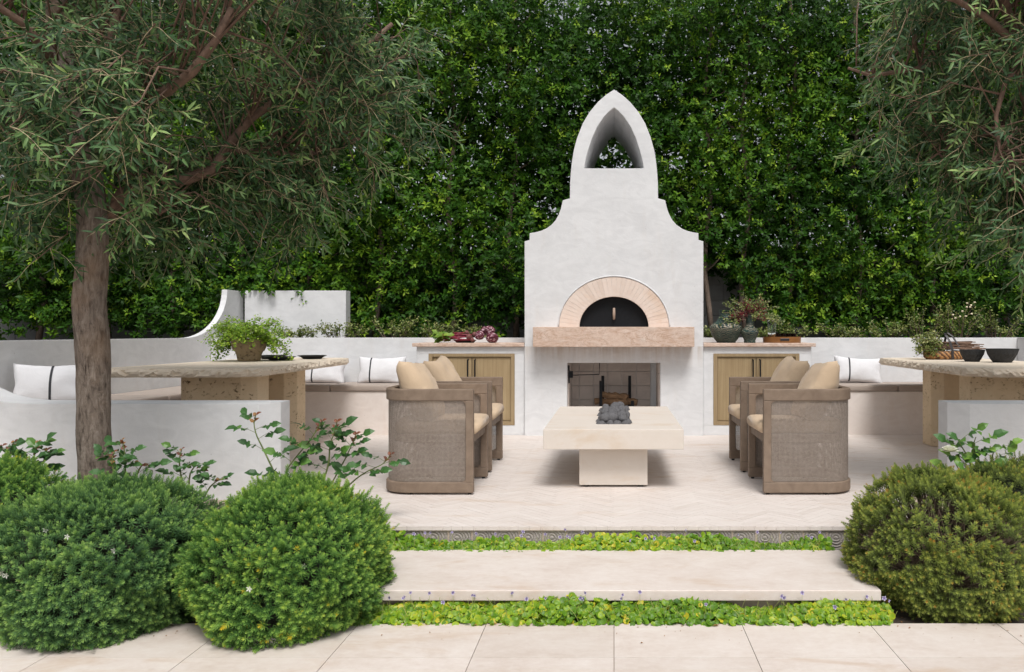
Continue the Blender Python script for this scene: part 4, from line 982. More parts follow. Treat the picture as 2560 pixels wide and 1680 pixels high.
def bush(name, lab, c, rx, ry, rz, mat, n, seed, yellow=0.0, gap=0.0, size=1.0, flowers=(), core=.80, stems=60, tone0=.38):
    rs = np.random.default_rng(seed); rr = random.Random(seed)
    root = thing(name, lab, 'bush', (c[0], c[1], -.235), group='clipped round bushes along the steps')
    u = norm(rs.normal(size=(n, 3))); u[:, 2] = np.where(u[:, 2] < -.80, -u[:, 2], u[:, 2])
    lump = 1 + .06 * np.sin(5 * u[:, 0] + seed) * np.cos(4 * u[:, 2] + 1.3 * seed) + .03 * np.sin(9 * u[:, 1] + 7 * u[:, 2]) + .018 * np.sin(17 * u[:, 0] + 13 * u[:, 2] + seed)
    # slightly squared-off, flat-bottomed clipped ball
    sq = (np.abs(u) ** 2.3).sum(1) ** (-1 / 2.3)
    r = lump * sq * np.where(rs.random(n) < .72, rs.uniform(.95, 1.0, n), rs.uniform(.82, .95, n))
    wild = rs.random(n) < .04; r[wild] *= rs.uniform(1.0, 1.06, wild.sum())
    if gap:
        h = np.sin(7 * u[:, 0] + 2 * seed) + np.sin(9 * u[:, 2] + 3 * u[:, 0]) + np.sin(11 * u[:, 1] + 5 * u[:, 2]); keep = (h > -gap) | (rs.random(n) < .25); u, r = u[keep], r[keep]; n = len(u)
    P = np.array(c) + u * r[:, None] * np.array([rx, ry, rz]); P[:, 2] = np.maximum(P[:, 2], -.215)
    ax = norm(u * np.array([1, 1, 1.0]) + np.array([0, 0, .38]) + rs.normal(0, .22, (n, 3)))
    nr = rand_unit(n); Mx = frames(ax, nr, size * rs.uniform(.60, .92, n))
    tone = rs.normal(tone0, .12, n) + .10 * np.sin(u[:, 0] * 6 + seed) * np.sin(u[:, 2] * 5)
    if yellow:
        yz = np.exp(-((u[:, 0] + .25) ** 2 + (u[:, 2] + .05) ** 2) / .05) + .8 * np.exp(-((u[:, 0] - .2) ** 2 + (u[:, 2] + .45) ** 2) / .03)
        ym = rs.random(n) < yellow * (.03 + .5 * yz); tone[ym] = 1.0
    lg = rs.random(n) < np.where(u[:, 2] > .25, .20, .03)
    Mx[lg] *= .9; parts_ = []
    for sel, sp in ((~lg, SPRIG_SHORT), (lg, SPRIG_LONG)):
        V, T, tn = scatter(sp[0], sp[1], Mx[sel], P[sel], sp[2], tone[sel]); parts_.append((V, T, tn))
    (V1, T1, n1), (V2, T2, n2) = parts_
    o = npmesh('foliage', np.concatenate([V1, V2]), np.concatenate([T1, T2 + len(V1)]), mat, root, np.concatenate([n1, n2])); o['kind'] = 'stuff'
    sb = MB()
    for i in range(stems):
        d = Vector(tuple(norm(rs.normal(size=3)))); d.z = abs(d.z) if rr.random() < .8 else d.z * .5
        e = Vector(c) + Vector((d.x * rx, d.y * ry, d.z * rz)) * rr.uniform(.85, 1.02); e.z = max(e.z, -.2); b = Vector((c[0] + rr.uniform(-.05, .05), c[1] + rr.uniform(-.05, .05), -.22))
        sb.tube([b, b.lerp(e, .5) + Vector((rr.gauss(0, .03), rr.gauss(0, .03), .03)), e], [.006, .004, .0018], 4)
    sb.build('stems', M['bush_wood'], root)
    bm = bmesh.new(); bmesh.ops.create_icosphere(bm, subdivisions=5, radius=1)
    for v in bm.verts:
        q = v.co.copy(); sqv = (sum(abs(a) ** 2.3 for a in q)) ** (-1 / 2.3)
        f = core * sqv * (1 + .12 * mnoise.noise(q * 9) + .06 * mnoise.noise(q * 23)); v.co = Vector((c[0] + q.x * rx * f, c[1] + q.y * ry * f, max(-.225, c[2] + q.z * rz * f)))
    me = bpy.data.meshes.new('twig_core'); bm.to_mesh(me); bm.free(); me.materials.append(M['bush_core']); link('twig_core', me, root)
    fm = None
    for (dx, dz) in flowers:
        d = Vector((dx, -math.sqrt(max(.05, 1 - dx * dx - dz * dz)), dz)); p = Vector(c) + Vector((d.x * rx, d.y * ry, d.z * rz)) * 1.03
        fl = MB()
        for j in range(5):
            a = j * 1.257; e1 = Vector((math.cos(a), 0, math.sin(a))); fl.add([p, p + e1 * .007 + Vector((-e1.z, 0, e1.x)) * .0035, p + e1 * .014 + Vector((0, -.003, 0)), p + e1 * .007 - Vector((-e1.z, 0, e1.x)) * .0035], [(0, 1, 2, 3)])
        fm = fl.mesh('flower', M['rose_petal'], recalc=False); settone(fm, .9); link('flower', fm, root)
    return root
bush('round_bush', 'blue green clipped bush in front of the olive trunk', (-2.225, 3.43, .005), .445, .42, .342, M['bush_leaf'], 8200, 1, flowers=((-.35, .25), (-.36, .28), (-.30, .24), (.12, .62), (.5, .45), (-.1, .68)), stems=70)
bush('round_bush', 'bright green clipped bush with some yellow leaves left of the steps', (-1.405, 3.42, .005), .388, .39, .342, M['bush_leaf_green'], 7600, 2, yellow=.14, flowers=((-.02, .10), (.45, .3)), stems=60)
bush('round_bush', 'olive green clipped bush with bare brown twigs right of the steps', (1.545, 3.68, .020), .40, .38, .330, M['bush_leaf_olive'], 7000, 3, gap=.45, core=.42, stems=900, tone0=.52)
bush('round_bush', 'dark bush cut off by the left edge of the picture', (-3.10, 3.85, .03), .36, .40, .33, M['bush_leaf_green'], 3600, 4, stems=40)
bush('round_bush', 'shaded bush behind the brown twiggy one at the right edge', (2.10, 4.02, .06), .34, .34, .29, M['bush_leaf_olive'], 2200, 6, stems=40)

# ================================================================== VIOLET GROUND COVER (planted strips)
def violets(lab, x0, x1, d0, d1, zb, ht, nl, nf, seed, lsz):
    rs = np.random.default_rng(seed); rr = random.Random(seed)
    root = thing('violet_strip', lab, 'ground cover', (0, (d0 + d1) / 2, zb), kind='stuff')
    # cupped round leaf
    n = 10; tv = [(0, 0, -.10)] + [(.5 * math.cos(a) * (1 if abs(a - math.pi) > .4 else .55), .5 * math.sin(a), .10 + .03 * math.sin(5 * a)) for a in [2 * math.pi * i / n for i in range(n)]]
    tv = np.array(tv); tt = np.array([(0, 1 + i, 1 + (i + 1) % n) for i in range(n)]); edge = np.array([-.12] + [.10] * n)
    X = rs.uniform(x0, x1, nl); t = rs.random(nl); hloc = .82 + .22 * np.sin(X * 4.1 + seed) + .18 * np.sin(X * 11 + 2 * seed)
    Y = d0 + (d1 - d0) * t; Z = zb + ht * hloc * rs.random(nl) ** .6 * (.55 + .6 * t)
    droop = rs.random(nl) < .07; Y[droop] = d0 - rs.uniform(0, .03, droop.sum()); Z[droop] = zb + rs.uniform(.005, .03, droop.sum())
    nr = norm(np.stack([rs.normal(0, .35, nl), -.75 + rs.normal(0, .35, nl), .75 + rs.normal(0, .25, nl)], -1)); dd = rand_unit(nl); xx = norm(dd - nr * (dd * nr).sum(1)[:, None])
    yy = np.cross(nr, xx); S = rs.uniform(.60, 1.25, nl) * lsz; Mx = np.stack([xx, yy, nr], -1) * S[:, None, None]
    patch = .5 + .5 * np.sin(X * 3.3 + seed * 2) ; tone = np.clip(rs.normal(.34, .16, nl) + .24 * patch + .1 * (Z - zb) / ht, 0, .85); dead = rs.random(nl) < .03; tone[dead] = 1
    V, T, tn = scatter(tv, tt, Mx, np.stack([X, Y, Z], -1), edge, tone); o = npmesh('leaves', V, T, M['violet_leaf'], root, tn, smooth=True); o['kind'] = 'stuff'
    sk_ = MB()
    for i in range(260):
        x = rr.uniform(x0, x1); y = rr.uniform(d0, d1); L = rr.uniform(.5, 1.15) * ht; a = rr.gauss(0, .5)
        sk_.tube([(x, y, zb), (x + a * .03, y - .01, zb + L * .6), (x + a * .06, y - .02, zb + L)], .0011, 3, cap=False)
    # flowers with five petals on thin stalks
    fmes = []
    for v in range(3):
        fl = MB(); tn = []
        for j in range(5):
            a = j * 1.257 + .31 + rr.gauss(0, .1); e1 = Vector((math.cos(a), 0, math.sin(a))); pe = Vector((-e1.z, 0, e1.x)); l = .0105 * rr.uniform(.85, 1.1)
            fl.add([Vector((0, 0, 0)), e1 * l * .55 + pe * .0042, e1 * l + Vector((0, -.002 - .003 * rr.random(), 0)), e1 * l * .55 - pe * .0042], [(0, 1, 2, 3)]); tn += [0.0, .6, 1.0, .6]
        me = fl.mesh('flower', M['violet_petal'], recalc=False); settone(me, tn); fmes.append(me)
    for i in range(nf):
        x = rr.uniform(x0, x1) if rr.random() < .6 else x0 + (x1 - x0) * rr.random() ** 2; y = rr.uniform(d0, d1 - .02); z = zb + ht * rr.uniform(.95, 1.5)
        sk_.tube([(x - rr.gauss(0, .012), y + .01, zb + .02), (x, y + .004, zb + (z - zb) * .7), (x, y, z)], .0009, 3, cap=False)
        o = link('flower', rr.choice(fmes), root); o.location += Vector((x, y - .002, z)); o.rotation_euler = (rr.uniform(-.5, .3), rr.uniform(-3, 3), rr.uniform(-.7, .7)); s_ = rr.uniform(.8, 1.15); o.scale = (s_, s_, s_)
    o = sk_.build('stalks', M['violet_stalk'], root); o['kind'] = 'stuff'
    dr = MB()
    for i in range(26):
        x = rr.uniform(x0, x1); y = d0 + rr.uniform(-.015, .02); a = rr.uniform(-.6, .6); l = rr.uniform(.012, .035); w_ = rr.uniform(.003, .006)
        e1 = Vector((math.cos(a), math.sin(a) * .4, 0)); s1 = Vector((0, w_, w_)); p0 = Vector((x, y, zb + .004 + rr.uniform(0, .01))); dr.add([p0, p0 + e1 * l * .5 + s1, p0 + e1 * l, p0 + e1 * l * .5 - s1 * .3], [(0, 1, 2, 3)])
    o = dr.build('dead_leaves', M['dry'], root); o['kind'] = 'stuff'
violets('upper strip of bright green violets between terrace edge and step', -1.30, 1.14, 4.055, 4.15, SZ - .035, .088, 3200, 26, 1, .031)
violets('lower strip of bright green violets between step and patio', -1.40, 1.20, 3.335, 3.45, GZ - .012, .086, 4600, 46, 2, .027)

# ================================================================== ROSES
ROSE_ME = leaf_meshes('leaflet', LEAF_ROSE, M['rose_leaf'], (.1, .3, .5, .7, .9)); SHOOT_ME = leaf_meshes('young_leaf', LEAF_ROSE, M['rose_shoot'], (.2, .5, .9))
def rose(lab, base, stems, seed, lsize=.060, bright=0.12, bloom=None, n_leaf=5, red=True):
    rr = random.Random(seed); root = thing('rose_bush', lab, 'rose bush', base); cnt = 0
    for pts in stems:
        pts = [Vector(base)] + [Vector(p) for p in pts]; sm_ = []
        for a, b in zip(pts, pts[1:]):
            for t in (0, .25, .5, .75): sm_.append(a.lerp(b, t))
        sm_.append(pts[-1]); n = len(sm_)
        for _ in range(2): sm_ = [sm_[0]] + [(sm_[i - 1] + sm_[i] * 2 + sm_[i + 1]) / 4 for i in range(1, n - 1)] + [sm_[-1]]
        stm = MB().tube(sm_, [.0055 - .0035 * i / n for i in range(n)], 6); rach = MB()
        vis0 = 4
        idx = [vis0 + (n - 2 - vis0) * (i + rr.uniform(0, .5)) / n_leaf for i in range(n_leaf)]
        for li, f in enumerate(idx):
            i = min(int(f), n - 2); p = sm_[i]; ax = (sm_[i + 1] - sm_[i]).normalized(); sg = 1 if li % 2 else -1
            d = (Vector((sg * rr.uniform(.6, 1), rr.uniform(-.5, .25), rr.uniform(.0, .5))) + ax * .3).normalized()
            L = lsize * rr.uniform(1.25, 1.7); q = [p, p + d * L * .55 + Vector((0, 0, .006)), p + d * L - Vector((0, 0, .008))]; rach.tube(q, [.0014, .0011, .0007], 4)
            side = d.cross(Vector((0, 0, 1))).normalized(); sz = lsize * rr.uniform(.85, 1.2)
            spots = [(1.0, d, 1.1)] + [(t, (d * .45 + side * sgn).normalized(), .9) for t in (.52, .86) for sgn in (-1, 1)]
            for t, dl, sc in spots:
                pp = q[0].lerp(q[2], t) + Vector((0, 0, .004)); dl = (dl + Vector((rr.gauss(0, .15), rr.gauss(0, .15), rr.uniform(-.45, .15)))).normalized()
                nrm = np.array([[rr.gauss(0, .3), -1.0 + rr.gauss(0, .3), .7]]); Mx = frames(np.array([tuple(dl)]), nrm, np.array([sz * sc * rr.uniform(.85, 1.1)]))
                leaf_obj('leaflet', ROSE_ME[min(4, max(0, int((.25 + bright + rr.gauss(0, .15)) * 5)))], Mx[0], pp, root); cnt += 1
        if red:
            tip = sm_[-1]; ax = (sm_[-1] - sm_[-3]).normalized()
            for j in range(7):
                pp = tip - ax * .012 * j * rr.uniform(.6, 1.2); dl = (ax * .7 + Vector((math.cos(j * 2.4), math.sin(j * 2.4) * .6, .1))).normalized()
                Mx = frames(np.array([tuple(dl)]), np.array([[0, -.6, .7]]), np.array([lsize * rr.uniform(.35, .6)])); leaf_obj('young_leaf', rr.choice(SHOOT_ME), Mx[0], pp, root)
        stm.build('cane', M['rose_stem'], root, smooth=True); rach.build('leaf_stalks', M['rose_stem'], root)['kind'] = 'stuff'
    if bloom:
        b = Vector(bloom); mb = MB(); tn = []
        for ring in range(5):
            for j in range(6 + ring):
                a = j * 6.283 / (6 + ring) + ring * .5; op = .2 + ring * .3; d = Vector((math.cos(a) * math.sin(op), math.sin(a) * math.sin(op), math.cos(op))); s1 = Vector((-math.sin(a), math.cos(a), 0)); l = .026 + .005 * ring
                b0 = b + d * .004; mb.add([b0, b0 + d * l * .6 + s1 * .014, b0 + d * l + s1 * .009 + Vector((0, 0, .002)), b0 + d * l - s1 * .009, b0 + d * l * .6 - s1 * .014], [(0, 1, 2, 3, 4)]); tn += [0, .6, 1, 1, .6]
        me = mb.mesh('bloom', M['rose_petal'], recalc=False); settone(me, tn); o = link('bloom', me, root); o['label'] = 'open white rose'
    return root
D = 4.28
rose('tall rose with red shoots rising behind the bright green bush', px(760, 1330, D), [
    [px(690, 1190, D), px(658, 1122, D), px(641, 1089, D), px(634, 1060, D), px(640, 1037, D)],
    [px(708, 1185, D - .05), px(737, 1146, D - .05), px(778, 1098, D - .05), px(806, 1052, D - .05)],
    [px(823, 1165, D), px(824, 1111, D), px(834, 1087, D), px(843, 1054, D)],
    [px(860, 1154, D + .05), px(878, 1115, D + .05), px(891, 1085, D + .05)],
    [px(884, 1200, D), px(920, 1177, D), px(958, 1161, D), px(978, 1135, D)]], 3, n_leaf=7)
rose('small rose with dark red shoots just right of the olive trunk', px(320, 1300, 4.15), [
    [px(313, 1178, 4.1), px(312, 1130, 4.1), px(305, 1100, 4.1)], [px(285, 1190, 4.05), px(280, 1150, 4.05), px(285, 1130, 4.05)], [px(340, 1190, 4.15), px(355, 1160, 4.15), px(368, 1165, 4.15)]], 4, lsize=.052, n_leaf=5)
rose('low arching rose with red leaves before the low wall', px(480, 1320, 4.25), [
    [px(450, 1180, 4.25), px(448, 1145, 4.25), px(455, 1122, 4.25)], [px(470, 1190, 4.25), px(490, 1160, 4.25), px(512, 1175, 4.25)], [px(520, 1220, 4.25), px(545, 1200, 4.25), px(562, 1198, 4.25)]], 5, lsize=.046, n_leaf=5)
rose('dense rose at the left edge in front of the low wall', px(50, 1330, 4.2), [
    [px(20, 1200, 4.2), px(25, 1130, 4.2), px(35, 1105, 4.2)], [px(70, 1200, 4.2), px(85, 1140, 4.2), px(95, 1105, 4.2)], [px(90, 1200, 4.2), px(110, 1150, 4.2), px(118, 1125, 4.2)],
    [px(0, 1200, 4.25), px(-10, 1140, 4.25), px(5, 1115, 4.25)], [px(55, 1220, 4.15), px(60, 1180, 4.15), px(62, 1150, 4.15)]], 6, lsize=.056, bright=.2, n_leaf=6)
rose('tiny red rose shoot left of the olive trunk', px(150, 1310, 4.1), [[px(145, 1240, 4.1), px(138, 1200, 4.1), px(137, 1180, 4.1)]], 9, lsize=.03, n_leaf=2)
D2 = 4.18
rose('bright green rose with one white bloom beside the right low wall', px(2440, 1340, D2), [
    [px(2435, 1220, D2), px(2425, 1150, D2), px(2400, 1110, D2), px(2388, 1085, D2)], [px(2445, 1230, D2), px(2440, 1150, D2), px(2432, 1115, D2), px(2440, 1092, D2)],
    [px(2460, 1230, D2), px(2475, 1170, D2), px(2482, 1135, D2), px(2487, 1122, D2)], [px(2420, 1240, D2), px(2400, 1180, D2), px(2385, 1150, D2)], [px(2470, 1250, D2), px(2490, 1200, D2), px(2500, 1165, D2)],
    [px(2440, 1260, D2 - .08), px(2440, 1200, D2 - .08), px(2450, 1160, D2 - .08)]], 7, lsize=.068, bright=.45, bloom=px(2374, 1130, D2 - .06), n_leaf=6, red=False)
rose('dark leafy rose at the right edge below the low wall', px(2560, 1350, 4.2), [
    [px(2540, 1250, 4.2), px(2535, 1180, 4.2), px(2530, 1150, 4.2)], [px(2560, 1250, 4.25), px(2562, 1190, 4.25), px(2556, 1145, 4.25)], [px(2580, 1250, 4.2), px(2590, 1200, 4.2), px(2585, 1160, 4.2)],
    [px(2530, 1280, 4.1), px(2515, 1230, 4.1), px(2520, 1205, 4.1)], [px(2560, 1300, 4.1), px(2550, 1250, 4.1), px(2560, 1225, 4.1)]], 8, lsize=.052, n_leaf=6)

# ================================================================== PLANTER SHRUBS
def shrub(lab, x, y, w, h, n, seed, blossoms=0, z=.93):
    rs = np.random.default_rng(seed); rr = random.Random(seed); root = thing('low_shrub', lab, 'shrub', (x, y, z), group='low shrubs in the raised planter')
    sb = MB(); P = []; Dd = []
    for i in range(max(6, n // 40)):
        e = Vector((x + rr.uniform(-w, w) * .5, y + rr.uniform(-.12, .10), z + h * rr.uniform(.35, 1))); b = Vector((x + (e.x - x) * .3, y, z - .02)); m = b.lerp(e, .5) + Vector((rr.gauss(0, .03), 0, .03))
        sb.tube([b, m, e], [.005, .0035, .0015], 4)
        for k in range(40):
            t = rr.uniform(.35, 1); p = (b.lerp(m, t * 2) if t < .5 else m.lerp(e, t * 2 - 1)); P.append(tuple(p + Vector((rr.gauss(0, .022), rr.gauss(0, .022), rr.gauss(0, .018)))))
            Dd.append((rr.gauss(0, 1), rr.gauss(-.2, 1), rr.gauss(.35, .6)))
    P = np.array(P); Dd = norm(np.array(Dd)); m = len(P); S = rs.uniform(.020, .038, m)
    nr = norm(np.stack([rs.normal(0, .5, m), -.5 + rs.normal(0, .4, m), np.full(m, .8)], -1)); tone = np.clip(rs.normal(.66, .2, m), 0, 1)
    V, T, tn = scatter(LEAF_SHRUB[0], LEAF_SHRUB[1], frames(Dd, nr, S), P, None, tone); npmesh('foliage', V, T, M['shrub_leaf'], root, tn)['kind'] = 'stuff'
    sb.build('stems', M['bush_wood'], root)
    for i in range(blossoms):
        p = Vector((x + rr.gauss(0, w * .16), y - .12, z + h * rr.uniform(.45, 1.0))); mb = MB(); mb.lathe([(0, -.008), (.008, -.006), (.013, 0), (.010, .008), (0, .010)], 8, tuple(p)); mb.v = [tuple(Vector(v) + Vector((rr.gauss(0, .0015), rr.gauss(0, .0015), rr.gauss(0, .0015)))) for v in mb.v]
        mb.build('blossom', M['blossom'], root, smooth=True)
sh = [(-3.55, 8.72, .6, .14, 'low variegated shrub before the plaster panel, its left part'), (-3.05, 8.70, .6, .20, 'low variegated shrub at the right end of the plaster panel'), (-2.45, 8.70, .6, .22, 'variegated shrub behind the left bench pillow'),
      (-1.95, 8.70, .5, .20, 'variegated shrub behind the left counter end'), (-1.55, 8.75, .4, .17, 'small variegated shrub behind the beets'), (1.03, 8.72, .28, .16, 'small shrub between fireplace and big vase'),
      (1.62, 8.66, .42, .14, 'sparse shrub behind the glass decanter'), (2.02, 8.68, .42, .18, 'sparse twiggy shrub behind the wooden tray'), (2.55, 8.70, .55, .18, 'low shrub above the right bench pillow'), (3.05, 8.70, .5, .22, 'shrub behind the flower basket'),
      (3.45, 8.72, .55, .34, 'taller shrub behind the basket handle'), (3.85, 8.74, .6, .40, 'taller shrub with cream blossoms behind the bowls'), (4.30, 8.74, .5, .32, 'shrub with pale leaves at the right edge'), (-4.05, 8.66, .3, .12, 'small shrub in the corner below the curved wall')]
for i, (x, y, w, h, lab) in enumerate(sh): shrub(lab, x, y, w, h * 1.15, int(1150 * w), 60 + i, 11 if 'cream' in lab else 0)
for i, (x, w) in enumerate(((-4.0, 1), (4.0, 1))): pass

# ================================================================== TABLEWARE AND SMALL THINGS
# carved stone head planter with fern
pc = (-3.20, 6.84); pot = thing('face_planter', 'sandstone planter carved as the lower half of a face', 'planter', (*pc, TZ))
mb = MB(); seg = 64; prof = [(0.0, .002), (.084, .002), (.091, .008), (.097, .03), (.102, .06), (.113, .085), (.124, .11), (.131, .14), (.133, .17), (.132, .195), (.122, .197), (.116, .185), (.0, .180)]
def face_r(r, z, j, sg):
    a = 2 * math.pi * j / sg; f = (a - math.pi * 1.5 - .25 + math.pi) % (2 * math.pi) - math.pi; k = 1.0
    if z < .19 and r > .05:
        k += .16 * math.exp(-(f / .13) ** 2) * math.exp(-((z - .14) / .045) ** 2)               # nose
        k += .055 * math.exp(-(f / .30) ** 2) * (math.exp(-((z - .072) / .011) ** 2) + .9 * math.exp(-((z - .052) / .010) ** 2))   # lips
        k -= .04 * math.exp(-(f / .34) ** 2) * math.exp(-((z - .062) / .004) ** 2)
        k += .07 * math.exp(-(f / .28) ** 2) * math.exp(-((z - .018) / .018) ** 2)               # chin
        k += .05 * (math.exp(-((abs(f) - .62) / .22) ** 2)) * math.exp(-((z - .13) / .04) ** 2)  # cheeks
        k -= .05 * math.exp(-((abs(f) - .36) / .14) ** 2) * math.exp(-((z - .185) / .02) ** 2)   # eye sockets
        k += .10 * math.exp(-((abs(f) - 1.5) / .14) ** 2) * (1 if .085 < z < .19 else 0)         # ears
    return k
fine = []
for (r0, z0_), (r1, z1_) in zip(prof, prof[1:]):
    n = max(1, int(math.dist((r0, z0_), (r1, z1_)) / .006)) if r0 > .05 and r1 > .05 else 1
    fine += [(r0 + (r1 - r0) * i / n, z0_ + (z1_ - z0_) * i / n) for i in range(n)]
fine.append(prof[-1]); mb.lathe(fine, seg, (*pc, TZ), face_r).build('bowl', M['pot_stone'], pot, smooth=True)
rr = random.Random(8); fern = thing('potted_fern', 'bright green small leaved fern spilling over the face planter', 'plant', (*pc, TZ + .18)); stx = MB(); P = []; Dd = []
for i in range(170):
    a = rr.uniform(0, 6.28); L = rr.uniform(.14, .38); el = rr.uniform(.55 if (math.sin(a) < .2 and abs(math.cos(a)) < .85) else .15, 1.35); d = Vector((math.cos(a) * math.cos(el) * 1.25, math.sin(a) * math.cos(el) * .8, math.sin(el))); p = Vector((pc[0] + math.cos(a) * .06, pc[1] + math.sin(a) * .06, TZ + .17)); pts = [p.copy()]
    for k in range(6): d = (d + Vector((0, 0, -.11 - .09 * k * L / .3))).normalized(); p = p + d * L / 6; pts.append(p.copy())
    stx.tube(pts, [.0012] * 7, 3, cap=False)
    for k in range(34):
        s = rr.uniform(.3, 1) * 6; i0 = min(5, int(s)); q = pts[i0].lerp(pts[i0 + 1], s - i0) + Vector((rr.gauss(0, .018), rr.gauss(0, .018), rr.gauss(0, .013))); P.append(tuple(q)); Dd.append((rr.gauss(0, 1), rr.gauss(0, 1), rr.gauss(0, .4)))
P = np.array(P); Dd = norm(np.array(Dd)); m = len(P); nr = norm(np.stack([rng.normal(0, .4, m), -.6 + rng.normal(0, .4, m), np.full(m, .8)], -1))
V, T, tn = scatter(LEAF_FERN[0], LEAF_FERN[1], frames(Dd, nr, rng.uniform(.014, .024, m)), P, None, np.clip(rng.normal(.6, .22, m), 0, 1)); npmesh('fronds', V, T, M['fern_leaf'], fern, tn)['kind'] = 'stuff'
stx.build('stems', M['bush_wood'], fern)
# black ribbed plates
def plate(x, y, r, lab):
    root = thing('black_plate', lab, 'plate', (x, y, TZ), group='black ribbed plates on the left table'); prof = [(0, .002), (r * .62, .002), (r * .66, .006), (r * .80, .020), (r, .032), (r, .035), (r * .78, .026), (r * .62, .012), (0, .011)]
    f = lambda rr_, z, j, sg: 1 + (.012 if (j % 2 and rr_ > r * .7) else 0)
    MB().lathe(prof, 96, (x, y, TZ), f).build('dish', M['black_plate'], root)
plate(-3.27, 7.45, .135, 'black ribbed plate partly behind the face planter'); plate(-3.02, 7.05, .135, 'black ribbed plate nearest, right of the face planter'); plate(-2.87, 7.42, .130, 'black ribbed plate nearest the right corner of the left table')
# faceted black bowls
def bowl(x, y, r, h, lab, sd_):
    rs = random.Random(sd_); mb = MB(); prof = [(0, .0), (r * .55, 0), (r * .70, h * .22), (r * .90, h * .6), (r, h), (r * .95, h), (r * .82, h * .55), (r * .5, h * .14), (0, h * .12)]
    jit = {}
    def f(rr_, z, j, sg): return 1 + jit.setdefault((round(z, 4), j, round(rr_, 4)), rs.uniform(-.018, .018) if 0 < z < h else 0)
    secs = []
    for i, (rr_, z) in enumerate(prof): secs.append([(x + rr_ * f(rr_, z, j, 14) * math.cos(2 * math.pi * (j + (i % 2) * .5) / 14), y + rr_ * f(rr_, z, j, 14) * math.sin(2 * math.pi * (j + (i % 2) * .5) / 14), TZ + z) for j in range(14)])
    mb.loft(secs); o = mb.build('faceted_bowl', M['black_stone']); tag(o, lab, 'bowl', 'black bowls on the right table')
bowl(3.10, 6.75, .104, .104, 'smaller black faceted bowl beside the basket', 1); bowl(3.27, 6.57, .130, .116, 'larger black faceted bowl at the right', 2)
# flower basket
bx_, by_ = 3.10, 7.30; bk = thing('flower_basket', 'flat woven straw basket with black leather handle on the right table', 'basket', (bx_, by_, TZ))
def oval(r, z, n=40, ry=.6): return [(bx_ + r * math.cos(2 * math.pi * i / n), by_ + r * ry * math.sin(2 * math.pi * i / n), z) for i in range(n)]
MB().loft([oval(.175, TZ + .003), oval(.20, TZ + .02), oval(.205, TZ + .075), oval(.195, TZ + .077), oval(.188, TZ + .02), oval(.05, TZ + .012)]).build('body', M['basket'], bk, smooth=True)
def strap(pts, w, nm):
    secs = [[Vector(p) + Vector((-w, -.002, 0)), Vector(p) + Vector((w, -.002, 0)), Vector(p) + Vector((w, .002, 0)), Vector(p) + Vector((-w, .002, 0))] for p in pts]; MB().loft(secs).build(nm, M['leather'], bk)
strap([(bx_ + .015, by_ - .128, TZ + .004), (bx_ + .012, by_ - .127, TZ + .09), (bx_ - .005, by_ - .11, TZ + .17), (bx_ - .025, by_ - .075, TZ + .225), (bx_ - .02, by_ - .03, TZ + .248), (bx_ + .01, by_ + .02, TZ + .245), (bx_ + .03, by_ + .06, TZ + .215), (bx_ + .035, by_ + .1, TZ + .14), (bx_ + .035, by_ + .13, TZ + .01)], .011, 'handle')
strap([(bx_ + .02, by_ + .0, TZ + .25), (bx_ + .06, by_ - .02, TZ + .215), (bx_ + .10, by_ - .05, TZ + .13), (bx_ + .13, by_ - .08, TZ + .07)], .009, 'handle_strap')
bq = thing('cut_branches', 'bundle of cut flowering branches lying in the straw basket', 'branches', (bx_, by_, TZ + .08)); sb = MB(); P = []; Dd = []; rr = random.Random(31)
for i in range(46):
    y = by_ + rr.uniform(-.08, .08); z = TZ + .075 + rr.uniform(0, .07); p0 = Vector((bx_ + rr.uniform(.16, .36), y, z + rr.uniform(-.01, .03))); p1 = Vector((bx_ - .02, y + rr.gauss(0, .02), z + .02)); p2 = Vector((bx_ - rr.uniform(.14, .30), y + rr.gauss(0, .05), z + rr.uniform(-.06, .15)))
    sb.tube([p0, p1, p2], [.0042, .003, .0012], 4)
    for k in range(56):
        t = rr.random() ** .7; q = p1.lerp(p2, t) + Vector((rr.gauss(0, .014), rr.gauss(0, .02), rr.gauss(0, .018)))
        if rr.random() > t * 1.3 + .12: continue
        P.append(tuple(q)); Dd.append((rr.gauss(-.5, .8), rr.gauss(-.3, .8), rr.gauss(.2, .6)))
P = np.array(P); Dd = norm(np.array(Dd)); m = len(P); nr = norm(np.stack([rng.normal(0, .5, m), -.6 + rng.normal(0, .4, m), np.full(m, .7)], -1))
V, T, tn = scatter(LEAF_SHRUB[0], LEAF_SHRUB[1], frames(Dd, nr, rng.uniform(.016, .030, m)), P, None, np.clip(rng.normal(.70, .22, m), 0, 1)); npmesh('sprigs', V, T, M['shrub_leaf'], bq, tn)['kind'] = 'stuff'
sb.build('sticks', M['stick'], bq)

